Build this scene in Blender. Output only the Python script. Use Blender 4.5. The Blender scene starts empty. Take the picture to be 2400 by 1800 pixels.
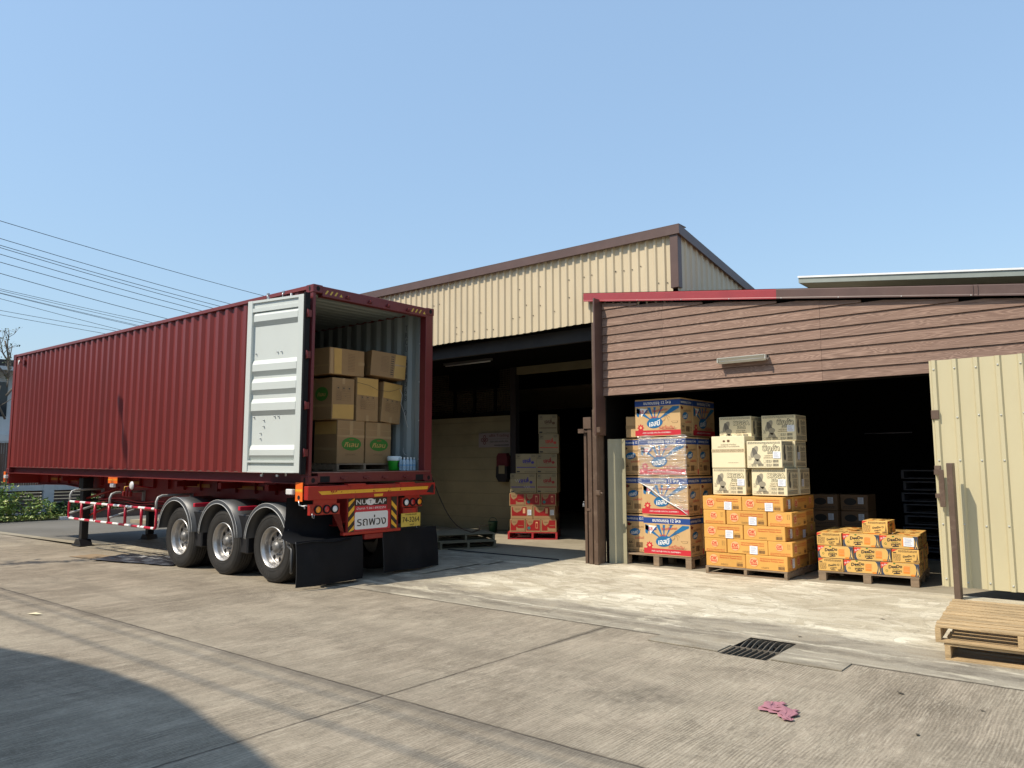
import bpy, bmesh, math, random
from mathutils import Vector, Matrix, Euler
random.seed(7)
SC = bpy.context.scene
COL = SC.collection
PI = math.pi
# ------------------------------------------------------------------ camera
CAMH = 1.7248
F, PITCH, YAW, ROLL = 1785.36, .1052, .6838, -.0041
r_ = Vector((math.cos(YAW), math.sin(YAW), 0))
f_ = Vector((-math.sin(YAW)*math.cos(PITCH), math.cos(YAW)*math.cos(PITCH), math.sin(PITCH)))
u_ = r_.cross(f_)
r2 = r_*math.cos(ROLL)+u_*math.sin(ROLL)
u2 = -r_*math.sin(ROLL)+u_*math.cos(ROLL)
cd = bpy.data.cameras.new('camera'); cam = bpy.data.objects.new('camera', cd); COL.objects.link(cam)
cam.matrix_world = Matrix(((r2.x, u2.x, -f_.x, 0), (r2.y, u2.y, -f_.y, 0), (r2.z, u2.z, -f_.z, CAMH), (0, 0, 0, 1)))
cd.sensor_width = 36; cd.lens = F/2400*36; cd.clip_end = 2000; cd.clip_start = .05
SC.camera = cam
# ------------------------------------------------------------------ light
KX, KY = .33, .75          # shadow offset per metre of height
ELEV = math.atan(1/math.hypot(KX, KY))
w = bpy.data.worlds.new('World'); SC.world = w; w.use_nodes = True
nt = w.node_tree; nt.nodes.clear()
sky = nt.nodes.new('ShaderNodeTexSky'); sky.sky_type = 'NISHITA'; sky.sun_disc = False
sky.sun_elevation = ELEV
sky.sun_rotation = math.atan2(-KX, -KY)      # azimuth of the sun from +Y, clockwise
sky.air_density = 1.7; sky.dust_density = 1.2; sky.ozone_density = 5.0; sky.altitude = 0
bg = nt.nodes.new('ShaderNodeBackground'); bg.inputs[1].default_value = .15
ow = nt.nodes.new('ShaderNodeOutputWorld')
mixs = nt.nodes.new('ShaderNodeMix'); mixs.data_type = 'RGBA'; mixs.inputs['Factor'].default_value = .5     # thin bright haze evens the blue out
mixs.inputs['B'].default_value = (2.75, 4.1, 6.0, 1)
nt.links.new(sky.outputs[0], mixs.inputs['A']); nt.links.new(mixs.outputs['Result'], bg.inputs[0]); nt.links.new(bg.outputs[0], ow.inputs[0])
sd = bpy.data.lights.new('sun', 'SUN'); sun = bpy.data.objects.new('sun', sd); COL.objects.link(sun)
sd.energy = 4.5; sd.angle = math.radians(.53); sd.color = (1, .91, .76)
sun.rotation_euler = Vector((-KX, -KY, 1)).to_track_quat('Z', 'Y').to_euler()
SC.view_settings.view_transform = 'Standard'; SC.view_settings.look = 'None'
SC.view_settings.exposure = .12; SC.view_settings.gamma = 1
SC.cycles.max_bounces = 6; SC.cycles.diffuse_bounces = 3; SC.cycles.transparent_max_bounces = 8

# ------------------------------------------------------------------ materials
def lin(h):
    h = h.lstrip('#'); c = [int(h[i:i+2], 16)/255 for i in (0, 2, 4)]
    return tuple(x/12.92 if x <= .04045 else ((x+.055)/1.055)**2.4 for x in c)
def N(t, ty, **kw):
    n = t.nodes.new(ty)
    for k, v in kw.items():
        if k == 'ins':
            for a, b in v.items(): n.inputs[a].default_value = b
        else: setattr(n, k, v)
    return n
MC = {}
def mat(name, col, rough=.6, metal=0, var=0, vs=3, bump=0, bs=30, spec=.5, dirt=0, dcol=(.06, .05, .04), ds=2, stretch=(1, 1, 1), coat=0, rnd=0, emit=None):
    """plain surface with soft tone variation, dirt patches and a fine bump"""
    if name in MC: return MC[name]
    m = bpy.data.materials.new(name); m.use_nodes = True; t = m.node_tree; L = t.links
    b = t.nodes['Principled BSDF']
    if isinstance(col, str): col = lin(col)
    b.inputs['Base Color'].default_value = (*col, 1); b.inputs['Roughness'].default_value = rough
    b.inputs['Metallic'].default_value = metal; b.inputs['Specular IOR Level'].default_value = spec
    b.inputs['Coat Weight'].default_value = coat
    m.diffuse_color = (*col, 1)
    if emit: b.inputs['Emission Color'].default_value = (*emit, 1); b.inputs['Emission Strength'].default_value = 1
    if var or dirt or bump or rnd:
        tc = N(t, 'ShaderNodeTexCoord'); mp = N(t, 'ShaderNodeMapping'); L.new(tc.outputs['Object'], mp.inputs[0])
        mp.inputs['Scale'].default_value = stretch
        oi = N(t, 'ShaderNodeObjectInfo')
        ad = N(t, 'ShaderNodeVectorMath', operation='ADD'); sc = N(t, 'ShaderNodeVectorMath', operation='SCALE')
        cx = N(t, 'ShaderNodeCombineXYZ'); L.new(oi.outputs['Random'], cx.inputs[0]); L.new(oi.outputs['Random'], cx.inputs[1])
        L.new(cx.outputs[0], sc.inputs[0]); sc.inputs['Scale'].default_value = 37
        L.new(mp.outputs[0], ad.inputs[0]); L.new(sc.outputs[0], ad.inputs[1])
        cur = None
        rgb = N(t, 'ShaderNodeRGB'); rgb.outputs[0].default_value = (*col, 1); cur = rgb.outputs[0]
        if rnd:
            hv = N(t, 'ShaderNodeHueSaturation'); mr = N(t, 'ShaderNodeMapRange'); L.new(oi.outputs['Random'], mr.inputs[0])
            mr.inputs[3].default_value = 1-rnd; mr.inputs[4].default_value = 1+rnd
            L.new(mr.outputs[0], hv.inputs['Value']); L.new(cur, hv.inputs['Color']); cur = hv.outputs[0]
        if var:
            no = N(t, 'ShaderNodeTexNoise', ins={'Scale': vs, 'Detail': 6, 'Roughness': .6}); L.new(ad.outputs[0], no.inputs['Vector'])
            mr = N(t, 'ShaderNodeMapRange', ins={1: .3, 2: .7, 3: 1-var, 4: 1+var}); L.new(no.outputs[0], mr.inputs[0])
            hv = N(t, 'ShaderNodeHueSaturation'); L.new(mr.outputs[0], hv.inputs['Value']); L.new(cur, hv.inputs['Color']); cur = hv.outputs[0]
        if dirt:
            no = N(t, 'ShaderNodeTexNoise', ins={'Scale': ds, 'Detail': 9, 'Roughness': .72}); L.new(ad.outputs[0], no.inputs['Vector'])
            cr = N(t, 'ShaderNodeMapRange', ins={1: .52, 2: .72, 3: 0, 4: dirt}); L.new(no.outputs[0], cr.inputs[0])
            mx = N(t, 'ShaderNodeMix', data_type='RGBA'); L.new(cr.outputs[0], mx.inputs['Factor']); L.new(cur, mx.inputs['A'])
            mx.inputs['B'].default_value = (*dcol, 1); cur = mx.outputs['Result']
        L.new(cur, b.inputs['Base Color'])
        if bump:
            no = N(t, 'ShaderNodeTexNoise', ins={'Scale': bs, 'Detail': 5}); L.new(ad.outputs[0], no.inputs['Vector'])
            bu = N(t, 'ShaderNodeBump', ins={'Strength': bump, 'Distance': .01}); L.new(no.outputs[0], bu.inputs['Height']); L.new(bu.outputs[0], b.inputs['Normal'])
    MC[name] = m; return m

# ------------------------------------------------------------------ mesh builder
TXT = {}
def textmesh(s, size=1, bold=0, shear=0, space=1):
    """2D triangles of a lettering, centred on 0; returns verts, faces, width, height"""
    k = (s, bold, shear, space)
    if k not in TXT:
        cu = bpy.data.curves.new('t', 'FONT'); cu.body = s; cu.size = 1; cu.offset = bold; cu.shear = shear; cu.space_character = space
        cu.fill_mode = 'FRONT'; cu.resolution_u = 2; cu.align_x = 'LEFT'
        o = bpy.data.objects.new('t', cu); COL.objects.link(o)
        dg = bpy.context.evaluated_depsgraph_get(); me = o.evaluated_get(dg).to_mesh()
        V = [(v.co.x, v.co.y) for v in me.vertices]; Fc = [tuple(f.vertices) for f in me.polygons]
        o.evaluated_get(dg).to_mesh_clear(); bpy.data.objects.remove(o); bpy.data.curves.remove(cu)
        xs = [v[0] for v in V] or [0, 1]; ys = [v[1] for v in V] or [0, 1]
        cx, cy = (min(xs)+max(xs))/2, (min(ys)+max(ys))/2
        TXT[k] = ([(x-cx, y-cy) for x, y in V], Fc, max(xs)-min(xs), max(ys)-min(ys))
    return TXT[k]
class Fr:
    """a flat frame: origin, right, up, outward normal"""
    def __init__(s, o, u, v):
        s.o = Vector(o); s.u = Vector(u).normalized(); s.v = Vector(v).normalized(); s.n = s.u.cross(s.v)
    def p(s, a, b, c=0): return s.o+s.u*a+s.v*b+s.n*c
class MB:
    def __init__(s): s.V = []; s.F = []; s.M = []; s.mats = []; s.S = []
    def mi(s, m):
        if m not in s.mats: s.mats.append(m)
        return s.mats.index(m)
    def add(s, V, Fc, m, smooth=False):
        k = len(s.V); s.V += [tuple(v) for v in V]; i = s.mi(m)
        for f in Fc: s.F.append(tuple(k+a for a in f)); s.M.append(i); s.S.append(smooth)
    def box(s, x0, x1, y0, y1, z0, z1, m, X=None, c=0):
        if x1 < x0: x0, x1 = x1, x0
        if y1 < y0: y0, y1 = y1, y0
        if z1 < z0: z0, z1 = z1, z0
        if c:
            c = min(c, (x1-x0)/2.1, (y1-y0)/2.1, (z1-z0)/2.1)
            V = []; idx = {}
            xs, ys, zs = (x0, x1), (y0, y1), (z0, z1)
            for i in (0, 1):
                for j in (0, 1):
                    for k in (0, 1):
                        P = (xs[i], ys[j], zs[k]); d = (c if i == 0 else -c, c if j == 0 else -c, c if k == 0 else -c)
                        for a in range(3):
                            q = [P[b]+(0 if b == a else d[b]) for b in range(3)]
                            idx[(i, j, k, a)] = len(V); V.append(q)
            Fc = []
            for a in range(3):
                for sgn in (0, 1):
                    o = [b for b in range(3) if b != a]; q = []
                    for (e, f) in ((0, 0), (1, 0), (1, 1), (0, 1)):
                        t = [0, 0, 0]; t[a] = sgn; t[o[0]] = e; t[o[1]] = f; q.append(idx[(*t, a)])
                    Fc.append(q)
            for a in range(3):   # edges along axis a
                o = [b for b in range(3) if b != a]
                for e in (0, 1):
                    for f in (0, 1):
                        t0 = [0, 0, 0]; t1 = [0, 0, 0]; t1[a] = 1
                        for t in (t0, t1): t[o[0]] = e; t[o[1]] = f
                        Fc.append([idx[(*t0, o[0])], idx[(*t0, o[1])], idx[(*t1, o[1])], idx[(*t1, o[0])]])
            for i in (0, 1):
                for j in (0, 1):
                    for k in (0, 1): Fc.append([idx[(i, j, k, a)] for a in range(3)])
            ctr = Vector(((x0+x1)/2, (y0+y1)/2, (z0+z1)/2)); out = []
            for f in Fc:
                P = [Vector(V[a]) for a in f]; n = (P[1]-P[0]).cross(P[2]-P[0]); mid = sum(P, Vector())/len(P)
                out.append(f if n.dot(mid-ctr) > 0 else f[::-1])
            Fc = out
        else:
            V = [(x0, y0, z0), (x1, y0, z0), (x1, y1, z0), (x0, y1, z0), (x0, y0, z1), (x1, y0, z1), (x1, y1, z1), (x0, y1, z1)]
            Fc = [(0, 3, 2, 1), (4, 5, 6, 7), (0, 1, 5, 4), (1, 2, 6, 5), (2, 3, 7, 6), (3, 0, 4, 7)]
        if X is not None: V = [X @ Vector(v) for v in V]
        s.add(V, Fc, m)
    def poly(s, P, m): s.add(P, [tuple(range(len(P)))], m)
    def rect(s, fr, a0, a1, b0, b1, m, c=.0012): s.poly([fr.p(a0, b0, c), fr.p(a1, b0, c), fr.p(a1, b1, c), fr.p(a0, b1, c)], m)
    def shape(s, fr, pts, m, c=.0012): s.poly([fr.p(a, b, c) for a, b in pts], m)
    def prism(s, fr, pts, d, m):
        """outline extruded inward (against the normal) by d"""
        n = len(pts); V = [fr.p(a, b, 0) for a, b in pts]+[fr.p(a, b, -d) for a, b in pts]
        ar = sum(pts[i][0]*pts[(i+1) % n][1]-pts[(i+1) % n][0]*pts[i][1] for i in range(n))
        Fc = [tuple(range(n)), tuple(range(2*n-1, n-1, -1))]+[(i, n+i, n+(i+1) % n, (i+1) % n) for i in range(n)]
        if ar < 0: Fc = [f[::-1] for f in Fc]
        s.add(V, Fc, m)
    def ell(s, fr, a, b, ra, rb, m, c=.0012, n=28, rot=0):
        co, si = math.cos(rot), math.sin(rot)
        s.poly([fr.p(a+ra*math.cos(t)*co-rb*math.sin(t)*si, b+ra*math.cos(t)*si+rb*math.sin(t)*co, c) for t in [2*PI*i/n for i in range(n)]], m)
    def ring(s, fr, a, b, r0, r1, m, c=.0012, n=32):
        V = []; 
        for i in range(n):
            t = 2*PI*i/n
            V += [fr.p(a+r0*math.cos(t), b+r0*math.sin(t), c), fr.p(a+r1*math.cos(t), b+r1*math.sin(t), c)]
        s.add(V, [(2*i, 2*i+1, (2*i+3) % (2*n), (2*i+2) % (2*n)) for i in range(n)], m)
    def text(s, fr, a, b, txt, h, m, c=.0024, w=None, bold=0, shear=0, rot=0, space=1, ring=None):
        """lettering centred on (a, b), cap height h, squeezed to width w; bold and outlines are shifted copies"""
        V, Fc, tw, th = textmesh(txt, 1, 0, shear, space)
        k = h/.73; kx = k if w is None else w/max(tw, .01)
        co, si = math.cos(rot), math.sin(rot)
        if ring: D = [(ring*h*math.cos(q*PI/4), ring*h*math.sin(q*PI/4)) for q in range(8)]+[(0, 0)]
        elif bold: D = [(0, 0), (bold*h*1.1, 0), (-bold*h*1.1, 0)]+([(0, bold*h*.8), (0, -bold*h*.8)] if bold > .02 else [])
        else: D = [(0, 0)]
        for q, (dx, dy) in enumerate(D):
            s.add([fr.p(a+dx+(x*kx*co-y*k*si), b+dy+(x*kx*si+y*k*co), c+q*.00006) for x, y in V], Fc, m)
    def lines(s, fr, a0, a1, b0, b1, n, m, th=.35, c=.0018, seed=1, gap=.25):
        """rows of tiny print read as broken dark dashes"""
        R = random.Random(seed); hh = (b1-b0)/n
        for i in range(n):
            y = b1-hh*(i+.5); x = a0
            while x < a1-.004:
                l = R.uniform(.008, .03); e = min(a1, x+l)
                s.rect(fr, x, e, y-hh*th/2, y+hh*th/2, m, c); x = e+R.uniform(.003, .008)
    def barcode(s, fr, a0, a1, b0, b1, m, c=.0018, seed=3):
        R = random.Random(seed); x = a0
        while x < a1:
            l = R.choice((.0025, .004, .006)); s.rect(fr, x, min(a1, x+l), b0, b1, m, c); x += l+R.choice((.0025, .004))
    def tube(s, P, r, m, n=8, cap=True, smooth=True, close=False):
        P = [Vector(p) for p in P]; R = r if isinstance(r, (list, tuple)) else [r]*len(P)
        V = []; up = None
        for i, q in enumerate(P):
            if close: d = P[(i+1) % len(P)]-P[i-1]
            else: d = (P[min(i+1, len(P)-1)]-P[max(i-1, 0)])
            d = d.normalized() if d.length > 1e-9 else Vector((0, 0, 1))
            if up is None: up = d.orthogonal().normalized()
            else: up = (up-d*up.dot(d)); up = up.normalized() if up.length > 1e-6 else d.orthogonal().normalized()
            sd_ = d.cross(up)
            for k in range(n):
                t = 2*PI*k/n; V.append(q+(up*math.cos(t)+sd_*math.sin(t))*R[i])
        Fc = []; L = len(P); rng = L if close else L-1
        for i in range(rng):
            for k in range(n):
                a = i*n+k; b = i*n+(k+1) % n; j = ((i+1) % L)*n
                Fc.append((a, b, j+(k+1) % n, j+k))
        if cap and not close: Fc += [tuple(range(n))[::-1], tuple(range((L-1)*n, L*n))]
        s.add(V, Fc, m, smooth)
    def lathe(s, prof, o, ax, m, n=40, closed=False, smooth=True):
        """profile of (radius, along-axis) points turned about the axis ax through o"""
        ax = Vector(ax).normalized(); e = ax.orthogonal().normalized(); g = ax.cross(e); o = Vector(o); V = []
        for r, h in prof:
            for k in range(n):
                t = 2*PI*k/n; V.append(o+ax*h+(e*math.cos(t)+g*math.sin(t))*r)
        Fc = []; L = len(prof)
        for i in range(L if closed else L-1):
            j = (i+1) % L
            for k in range(n): Fc.append((i*n+k, i*n+(k+1) % n, j*n+(k+1) % n, j*n+k))
        s.add(V, Fc, m, smooth)
    def build(s, name, parent=None, loc=None, rot=None):
        me = bpy.data.meshes.new(name); me.from_pydata(s.V, [], s.F); me.update()
        for m in s.mats: me.materials.append(m)
        for i, p in enumerate(me.polygons): p.material_index = s.M[i]; p.use_smooth = s.S[i]
        o = bpy.data.objects.new(name, me); COL.objects.link(o)
        if parent: o.parent = parent
        if loc: o.location = loc
        if rot: o.rotation_euler = rot
        return o
def tag(o, label=None, cat=None, group=None, kind=None):
    if label: o['label'] = label
    if cat: o['category'] = cat
    if group: o['group'] = group
    if kind: o['kind'] = kind
    return o
def empty(name, loc, rot=(0, 0, 0), label=None, cat=None, group=None):
    o = bpy.data.objects.new(name, None); COL.objects.link(o); o.location = loc; o.rotation_euler = rot; o.empty_display_size = .2
    return tag(o, label, cat, group)
def struct(o, label): o['kind'] = 'structure'; o['label'] = label; return o
def copy_tree(o, parent=None):
    c = o.copy(); COL.objects.link(c); c.parent = parent
    for ch in list(o.children): copy_tree(ch, c)
    return c
# ================================================================== GROUND
def smooth(t): t = max(0, min(1, t)); return t*t*(3-2*t)
def ramp(x, y):
    A = .1+.05*smooth((x+3.4)/1.4)*(1-smooth((y-10.55)/.35))
    return .004+(A-.004)*smooth((y-7.25)/3.3)+.006*math.sin(x*1.3+y*.7)*smooth((y-7.3)/1)*(1-smooth((y-10)/.8))
def concrete(name, kind):
    m = bpy.data.materials.new(name); m.use_nodes = True; t = m.node_tree; L = t.links; b = t.nodes['Principled BSDF']
    ge = N(t, 'ShaderNodeNewGeometry'); pos = ge.outputs['Position']
    sx = N(t, 'ShaderNodeSeparateXYZ'); L.new(pos, sx.inputs[0])
    def noise(scale, detail=6, rough=.6, st=(1, 1, 1), dist=0):
        mp = N(t, 'ShaderNodeMapping'); mp.inputs['Scale'].default_value = st; L.new(pos, mp.inputs[0])
        n = N(t, 'ShaderNodeTexNoise', ins={'Scale': scale, 'Detail': detail, 'Roughness': rough, 'Distortion': dist}); L.new(mp.outputs[0], n.inputs['Vector']); return n.outputs[0]
    def rng(v, a, b_, c, d):
        n = N(t, 'ShaderNodeMapRange', ins={1: a, 2: b_, 3: c, 4: d}); L.new(v, n.inputs[0]); return n.outputs[0]
    def mathn(op, a, b_=None):
        n = N(t, 'ShaderNodeMath', operation=op)
        for i, q in enumerate((a, b_)):
            if q is None: continue
            if isinstance(q, (int, float)): n.inputs[i].default_value = q
            else: L.new(q, n.inputs[i])
        return n.outputs[0]
    def mix(f, a, b_):
        n = N(t, 'ShaderNodeMix', data_type='RGBA')
        for k, q in (('Factor', f), ('A', a), ('B', b_)):
            if isinstance(q, (int, float)): n.inputs[k].default_value = q
            elif isinstance(q, tuple): n.inputs[k].default_value = (*q, 1)
            else: L.new(q, n.inputs[k])
        return n.outputs['Result']
    def line(coord, c, w_, wob=.02, ns=2.2):
        wv = mathn('MULTIPLY', mathn('SUBTRACT', noise(ns, 5), .5), wob*2)
        d = mathn('ABSOLUTE', mathn('ADD', mathn('SUBTRACT', coord, c), wv)); return rng(d, w_*.55, w_, 1, 0)
    if kind == 'road':
        big = noise(.55, 7, .62); med = noise(3.1, 8, .7, (1.6, .45, 1)); fine = noise(42, 4, .7)
        col = mix(rng(big, .32, .68, 0, 1), (.245, .203, .149), (.405, .345, .255))
        patch = noise(.33, 5, .55, (1, .8, 1), 1.2); col = mix(rng(patch, .50, .56, 0, .42), col, (.19, .152, .108))
        col = mix(rng(med, .46, .62, 0, .65), col, (.45, .375, .28))
        st = noise(1.1, 9, .78, (.6, 1.2, 1), .6); col = mix(rng(st, .53, .64, 0, .52), col, (.15, .125, .092))
        # broom grooves across the road, running with Y, fading in and out where the surface is worn
        gx = mathn('ADD', sx.outputs[0], mathn('MULTIPLY', noise(.8, 2), .10))
        wv = N(t, 'ShaderNodeTexWave', wave_type='BANDS', bands_direction='X', ins={'Scale': 13.5, 'Distortion': 2.6, 'Detail': 3, 'Detail Scale': 2.0})
        cx = N(t, 'ShaderNodeCombineXYZ'); L.new(gx, cx.inputs[0]); L.new(mathn('MULTIPLY', sx.outputs[1], .06), cx.inputs[1]); L.new(cx.outputs[0], wv.inputs['Vector'])
        worn = rng(noise(.9, 6, .7), .40, .58, .10, 1)
        g = mathn('MULTIPLY', mathn('MULTIPLY', wv.outputs['Fac'], worn), .55)
        col = mix(g, col, (.085, .066, .045))
        for sc_, st_, lo, hi, k, c2 in ((8, (4.5, .12, 1), .52, .59, .36, (.125, .103, .076)), (13, (3.6, .16, 1), .54, .61, .40, (.52, .455, .345)), (30, (2.8, .18, 1), .52, .58, .46, (.11, .09, .067)), (28, (2.9, .25, 1), .55, .61, .44, (.55, .48, .37))):
            nn = noise(sc_, 5, .7, st_); col = mix(mathn('MULTIPLY', rng(nn, lo, hi, 0, k), rng(noise(.7+sc_*.02, 4), .38, .6, .25, 1)), col, c2)
        grit = noise(38, 8, .85); col = mix(rng(grit, .53, .62, 0, .38), col, (.54, .46, .345)); col = mix(rng(grit, .46, .38, 0, .40), col, (.095, .078, .057))
        band = noise(.9, 4, .55, (.14, 1.9, 1)); col = mix(rng(band, .52, .66, 0, .32), col, (.17, .142, .106))
        # one oil stain beside the cloth
        ds_ = N(t, 'ShaderNodeVectorMath', operation='DISTANCE'); L.new(pos, ds_.inputs[0]); ds_.inputs[1].default_value = (-3.0, 5.15, 0)
        dd = mathn('ADD', ds_.outputs['Value'], mathn('MULTIPLY', mathn('SUBTRACT', noise(3.5, 7, .7), .5), .9)); col = mix(mathn('MULTIPLY', rng(dd, .08, .42, .55, 0), rng(noise(9, 6, .7), .35, .6, .3, 1)), col, (.06, .052, .04))
        def vline(coord, c, w_, wob, k): return mathn('MULTIPLY', line(coord, c, w_, wob, 3.5), mathn('MULTIPLY', rng(noise(1.7, 6, .75), .36, .56, .55, 1), k))
        jx = vline(sx.outputs[1], 3.995, .013, .022, .9); jy = vline(sx.outputs[0], -4.5, .015, .022, 1.0)
        jx2 = vline(sx.outputs[1], 7.085, .012, .015, .5); jy3 = vline(sx.outputs[0], -14.5, .013, .02, .8); jy4 = vline(sx.outputs[0], 1.5, .015, .02, .9)
        j = mathn('MAXIMUM', mathn('MAXIMUM', jx, jy), mathn('MAXIMUM', mathn('MAXIMUM', jx2, jy3), jy4))
        dusty = line(sx.outputs[1], 3.96, .05, .06, 4); col = mix(mathn('MULTIPLY', dusty, .25), col, (.14, .11, .08))
        # tar smear widening near the shop end of the joint
        sm = mathn('MULTIPLY', line(sx.outputs[0], -4.5, .06, .05, 6), rng(sx.outputs[1], 5.6, 6.2, 0, .55))
        col = mix(mathn('MULTIPLY', j, .85), col, (.055, .043, .032)); col = mix(sm, col, (.10, .085, .065))
        hgt = mathn('SUBTRACT', mathn('ADD', mathn('MULTIPLY', grit, .9), mathn('MULTIPLY', wv.outputs['Fac'], mathn('MULTIPLY', worn, -.35))), mathn('MULTIPLY', j, 1.5))
        bs = .55
    elif kind == 'yard':
        big = noise(.75, 8, .62, (.7, 1, 1), .5); med = noise(2.4, 9, .7, (.6, 1.3, 1), .8); fine = noise(36, 4, .7)
        pale = mix(rng(big, .38, .62, 0, 1), (.54, .475, .355), (.76, .70, .55))
        grey = mix(rng(med, .36, .62, 0, 1), (.205, .178, .136), (.40, .355, .275))
        for sc_, st_, lo, k in ((1.1, (.8, 1, 1), .53, .45), (.8, (1, 1.5, 1), .47, .35), (2.3, (.5, 1.4, 1), .57, .5)):      # old trowelled patches with their edges
            pn = noise(sc_, 6, .55, st_, 1.8); pale = mix(rng(pn, lo, lo+.018, 0, k), pale, (.40, .34, .235)); ed = rng(mathn('ABSOLUTE', mathn('SUBTRACT', pn, lo+.012)), .003, .009, .28, 0); pale = mix(ed, pale, (.20, .165, .115))
        # pale floated screed in front of the shop, rough grey strip along the road
        e = mathn('ADD', sx.outputs[1], mathn('MULTIPLY', mathn('SUBTRACT', noise(.8, 8, .68, (.5, 1, 1)), .5), 2.0))
        m1 = rng(e, 7.95, 8.2, 0, 1)
        ex = mathn('ADD', sx.outputs[0], mathn('MULTIPLY', mathn('SUBTRACT', noise(.6, 7, .65), .5), 2.8))
        m2 = rng(ex, -8.4, -7.4, 0, 1); msk = mathn('MULTIPLY', m1, m2)
        col = mix(msk, grey, pale)
        col = mix(rng(med, .52, .64, 0, .38), col, (.27, .22, .15))
        tr = noise(1.5, 7, .65, (.55, 1.6, 1), 1.6); col = mix(rng(tr, .56, .61, 0, .30), col, (.24, .195, .135)); col = mix(rng(tr, .44, .39, 0, .45), col, (.70, .63, .47))
        sw = noise(5, 8, .75, (.7, 1.5, 1), 1.0); col = mix(rng(sw, .55, .64, 0, .24), col, (.22, .18, .125))
        grit = noise(60, 5, .8); col = mix(rng(grit, .52, .68, 0, .38), col, (.22, .18, .13)); col = mix(rng(grit, .44, .32, 0, .35), col, (.74, .68, .52))
        # thin wandering cracks
        vo = N(t, 'ShaderNodeTexVoronoi', feature='DISTANCE_TO_EDGE', ins={'Scale': .55}); 
        nn = N(t, 'ShaderNodeTexNoise', ins={'Scale': 2.2, 'Detail': 6}); L.new(pos, nn.inputs['Vector'])
        av = N(t, 'ShaderNodeVectorMath', operation='ADD'); svv = N(t, 'ShaderNodeVectorMath', operation='SCALE'); L.new(nn.outputs['Color'], svv.inputs[0]); svv.inputs['Scale'].default_value = .55
        L.new(pos, av.inputs[0]); L.new(svv.outputs[0], av.inputs[1]); L.new(av.outputs[0], vo.inputs['Vector'])
        crk = mathn('MULTIPLY', rng(vo.outputs[0], .002, .007, 1, 0), rng(noise(.9, 3), .54, .64, 0, 1))
        col = mix(mathn('MULTIPLY', crk, .5), col, (.10, .09, .075))
        br = rng(noise(2.6, 7, .8), .42, .60, 0, 1); j = mathn('MULTIPLY', mathn('MULTIPLY', line(sx.outputs[1], 7.60, .03, .12, 1.4), br), .7); col = mix(j, col, (.66, .60, .47))
        j2 = mathn('MULTIPLY', mathn('MULTIPLY', line(sx.outputs[1], 7.40, .10, .10, 1.1), br), .6); col = mix(j2, col, (.13, .108, .08)); j3 = mathn('MULTIPLY', mathn('MULTIPLY', line(sx.outputs[1], 7.14, .022, .05, 2), br), .6); col = mix(j3, col, (.58, .52, .40))
        hgt = mathn('ADD', mathn('MULTIPLY', grit, .8), mathn('MULTIPLY', mathn('ADD', med, sw), 2.0)); bs = .7
    elif kind == 'floor':
        big = noise(.9, 7, .6, (1, 1, 1), .4); med = noise(5, 8, .7); fine = noise(60, 3)
        col = mix(rng(big, .35, .7, 0, 1), (.29, .25, .18), (.40, .35, .26)); col = mix(rng(med, .5, .7, 0, .4), col, (.18, .15, .11))
        hgt = fine; bs = .2
    elif kind == 'asphalt':
        big = noise(.5, 6, .6); fine = noise(90, 3, .8)
        col = mix(rng(big, .3, .7, 0, 1), (.13, .12, .10), (.19, .175, .15)); col = mix(rng(fine, .5, .8, 0, .5), col, (.27, .265, .25)); hgt = fine; bs = .5
    else:
        big = noise(.3, 6); med = noise(4, 8, .7)
        col = mix(rng(big, .3, .7, 0, 1), (.10, .085, .055), (.17, .145, .10)); col = mix(rng(med, .45, .7, 0, .6), col, (.07, .09, .03)); hgt = med; bs = .8
    L.new(col, b.inputs['Base Color']); b.inputs['Roughness'].default_value = .85; b.inputs['Specular IOR Level'].default_value = .25
    bu = N(t, 'ShaderNodeBump', ins={'Strength': bs, 'Distance': .006}); L.new(hgt, bu.inputs['Height']); L.new(bu.outputs[0], b.inputs['Normal'])
    return m
M_road = concrete('road_concrete', 'road'); M_yard = concrete('yard_concrete', 'yard'); M_floor = concrete('floor_concrete', 'floor')
M_asph = concrete('asphalt', 'asphalt'); M_soil = concrete('soil', 'soil')
def grid_sheet(xs, ys, zf, m, name, holes=()):
    b = MB(); V = [(x, y, zf(x, y)) for y in ys for x in xs]; nx = len(xs); Fc = []
    for j in range(len(ys)-1):
        for i in range(nx-1):
            cx, cy = (xs[i]+xs[i+1])/2, (ys[j]+ys[j+1])/2
            if any(h[0] < cx < h[1] and h[2] < cy < h[3] for h in holes): continue
            a = j*nx+i; Fc.append((a, a+1, a+nx+1, a+nx))
    b.add(V, Fc, m); return b.build(name)
def fr_range(a, b, n): return [a+(b-a)*i/n for i in range(n+1)]
GX0, GX1, GY0, GY1 = -3.09, -2.64, 6.76, 7.53           # the drain pit
H = [(GX0, GX1, GY0, GY1)]
struct(grid_sheet([-400, GX0, GX1, 400], [-400, GY0, GY1, 900], lambda x, y: -.03, M_soil, 'ground', H), 'dry bare ground around the yard')
struct(grid_sheet([-60, -40, -23.6, -14.5, -8, GX0, GX1, 10, 60], [-60, -20, 0, GY0, 7.1, 7.1001], lambda x, y: 0, M_road, 'road', H), 'brushed concrete road with sealed joints in the foreground')
yx = sorted(set(fr_range(-17.9, 14, 110)+[GX0, GX1])); yy = sorted(set([7.1+.0001]+fr_range(7.1, 10.92, 26)+[GY1]))
yy = [y for y in yy if not (7.1 < y < 7.1001)]
struct(grid_sheet(yx, yy, lambda x, y: ramp(x, y) if y > 7.1002 else .004, M_yard, 'forecourt', H), 'pale patched concrete forecourt rising to the warehouse')
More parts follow.
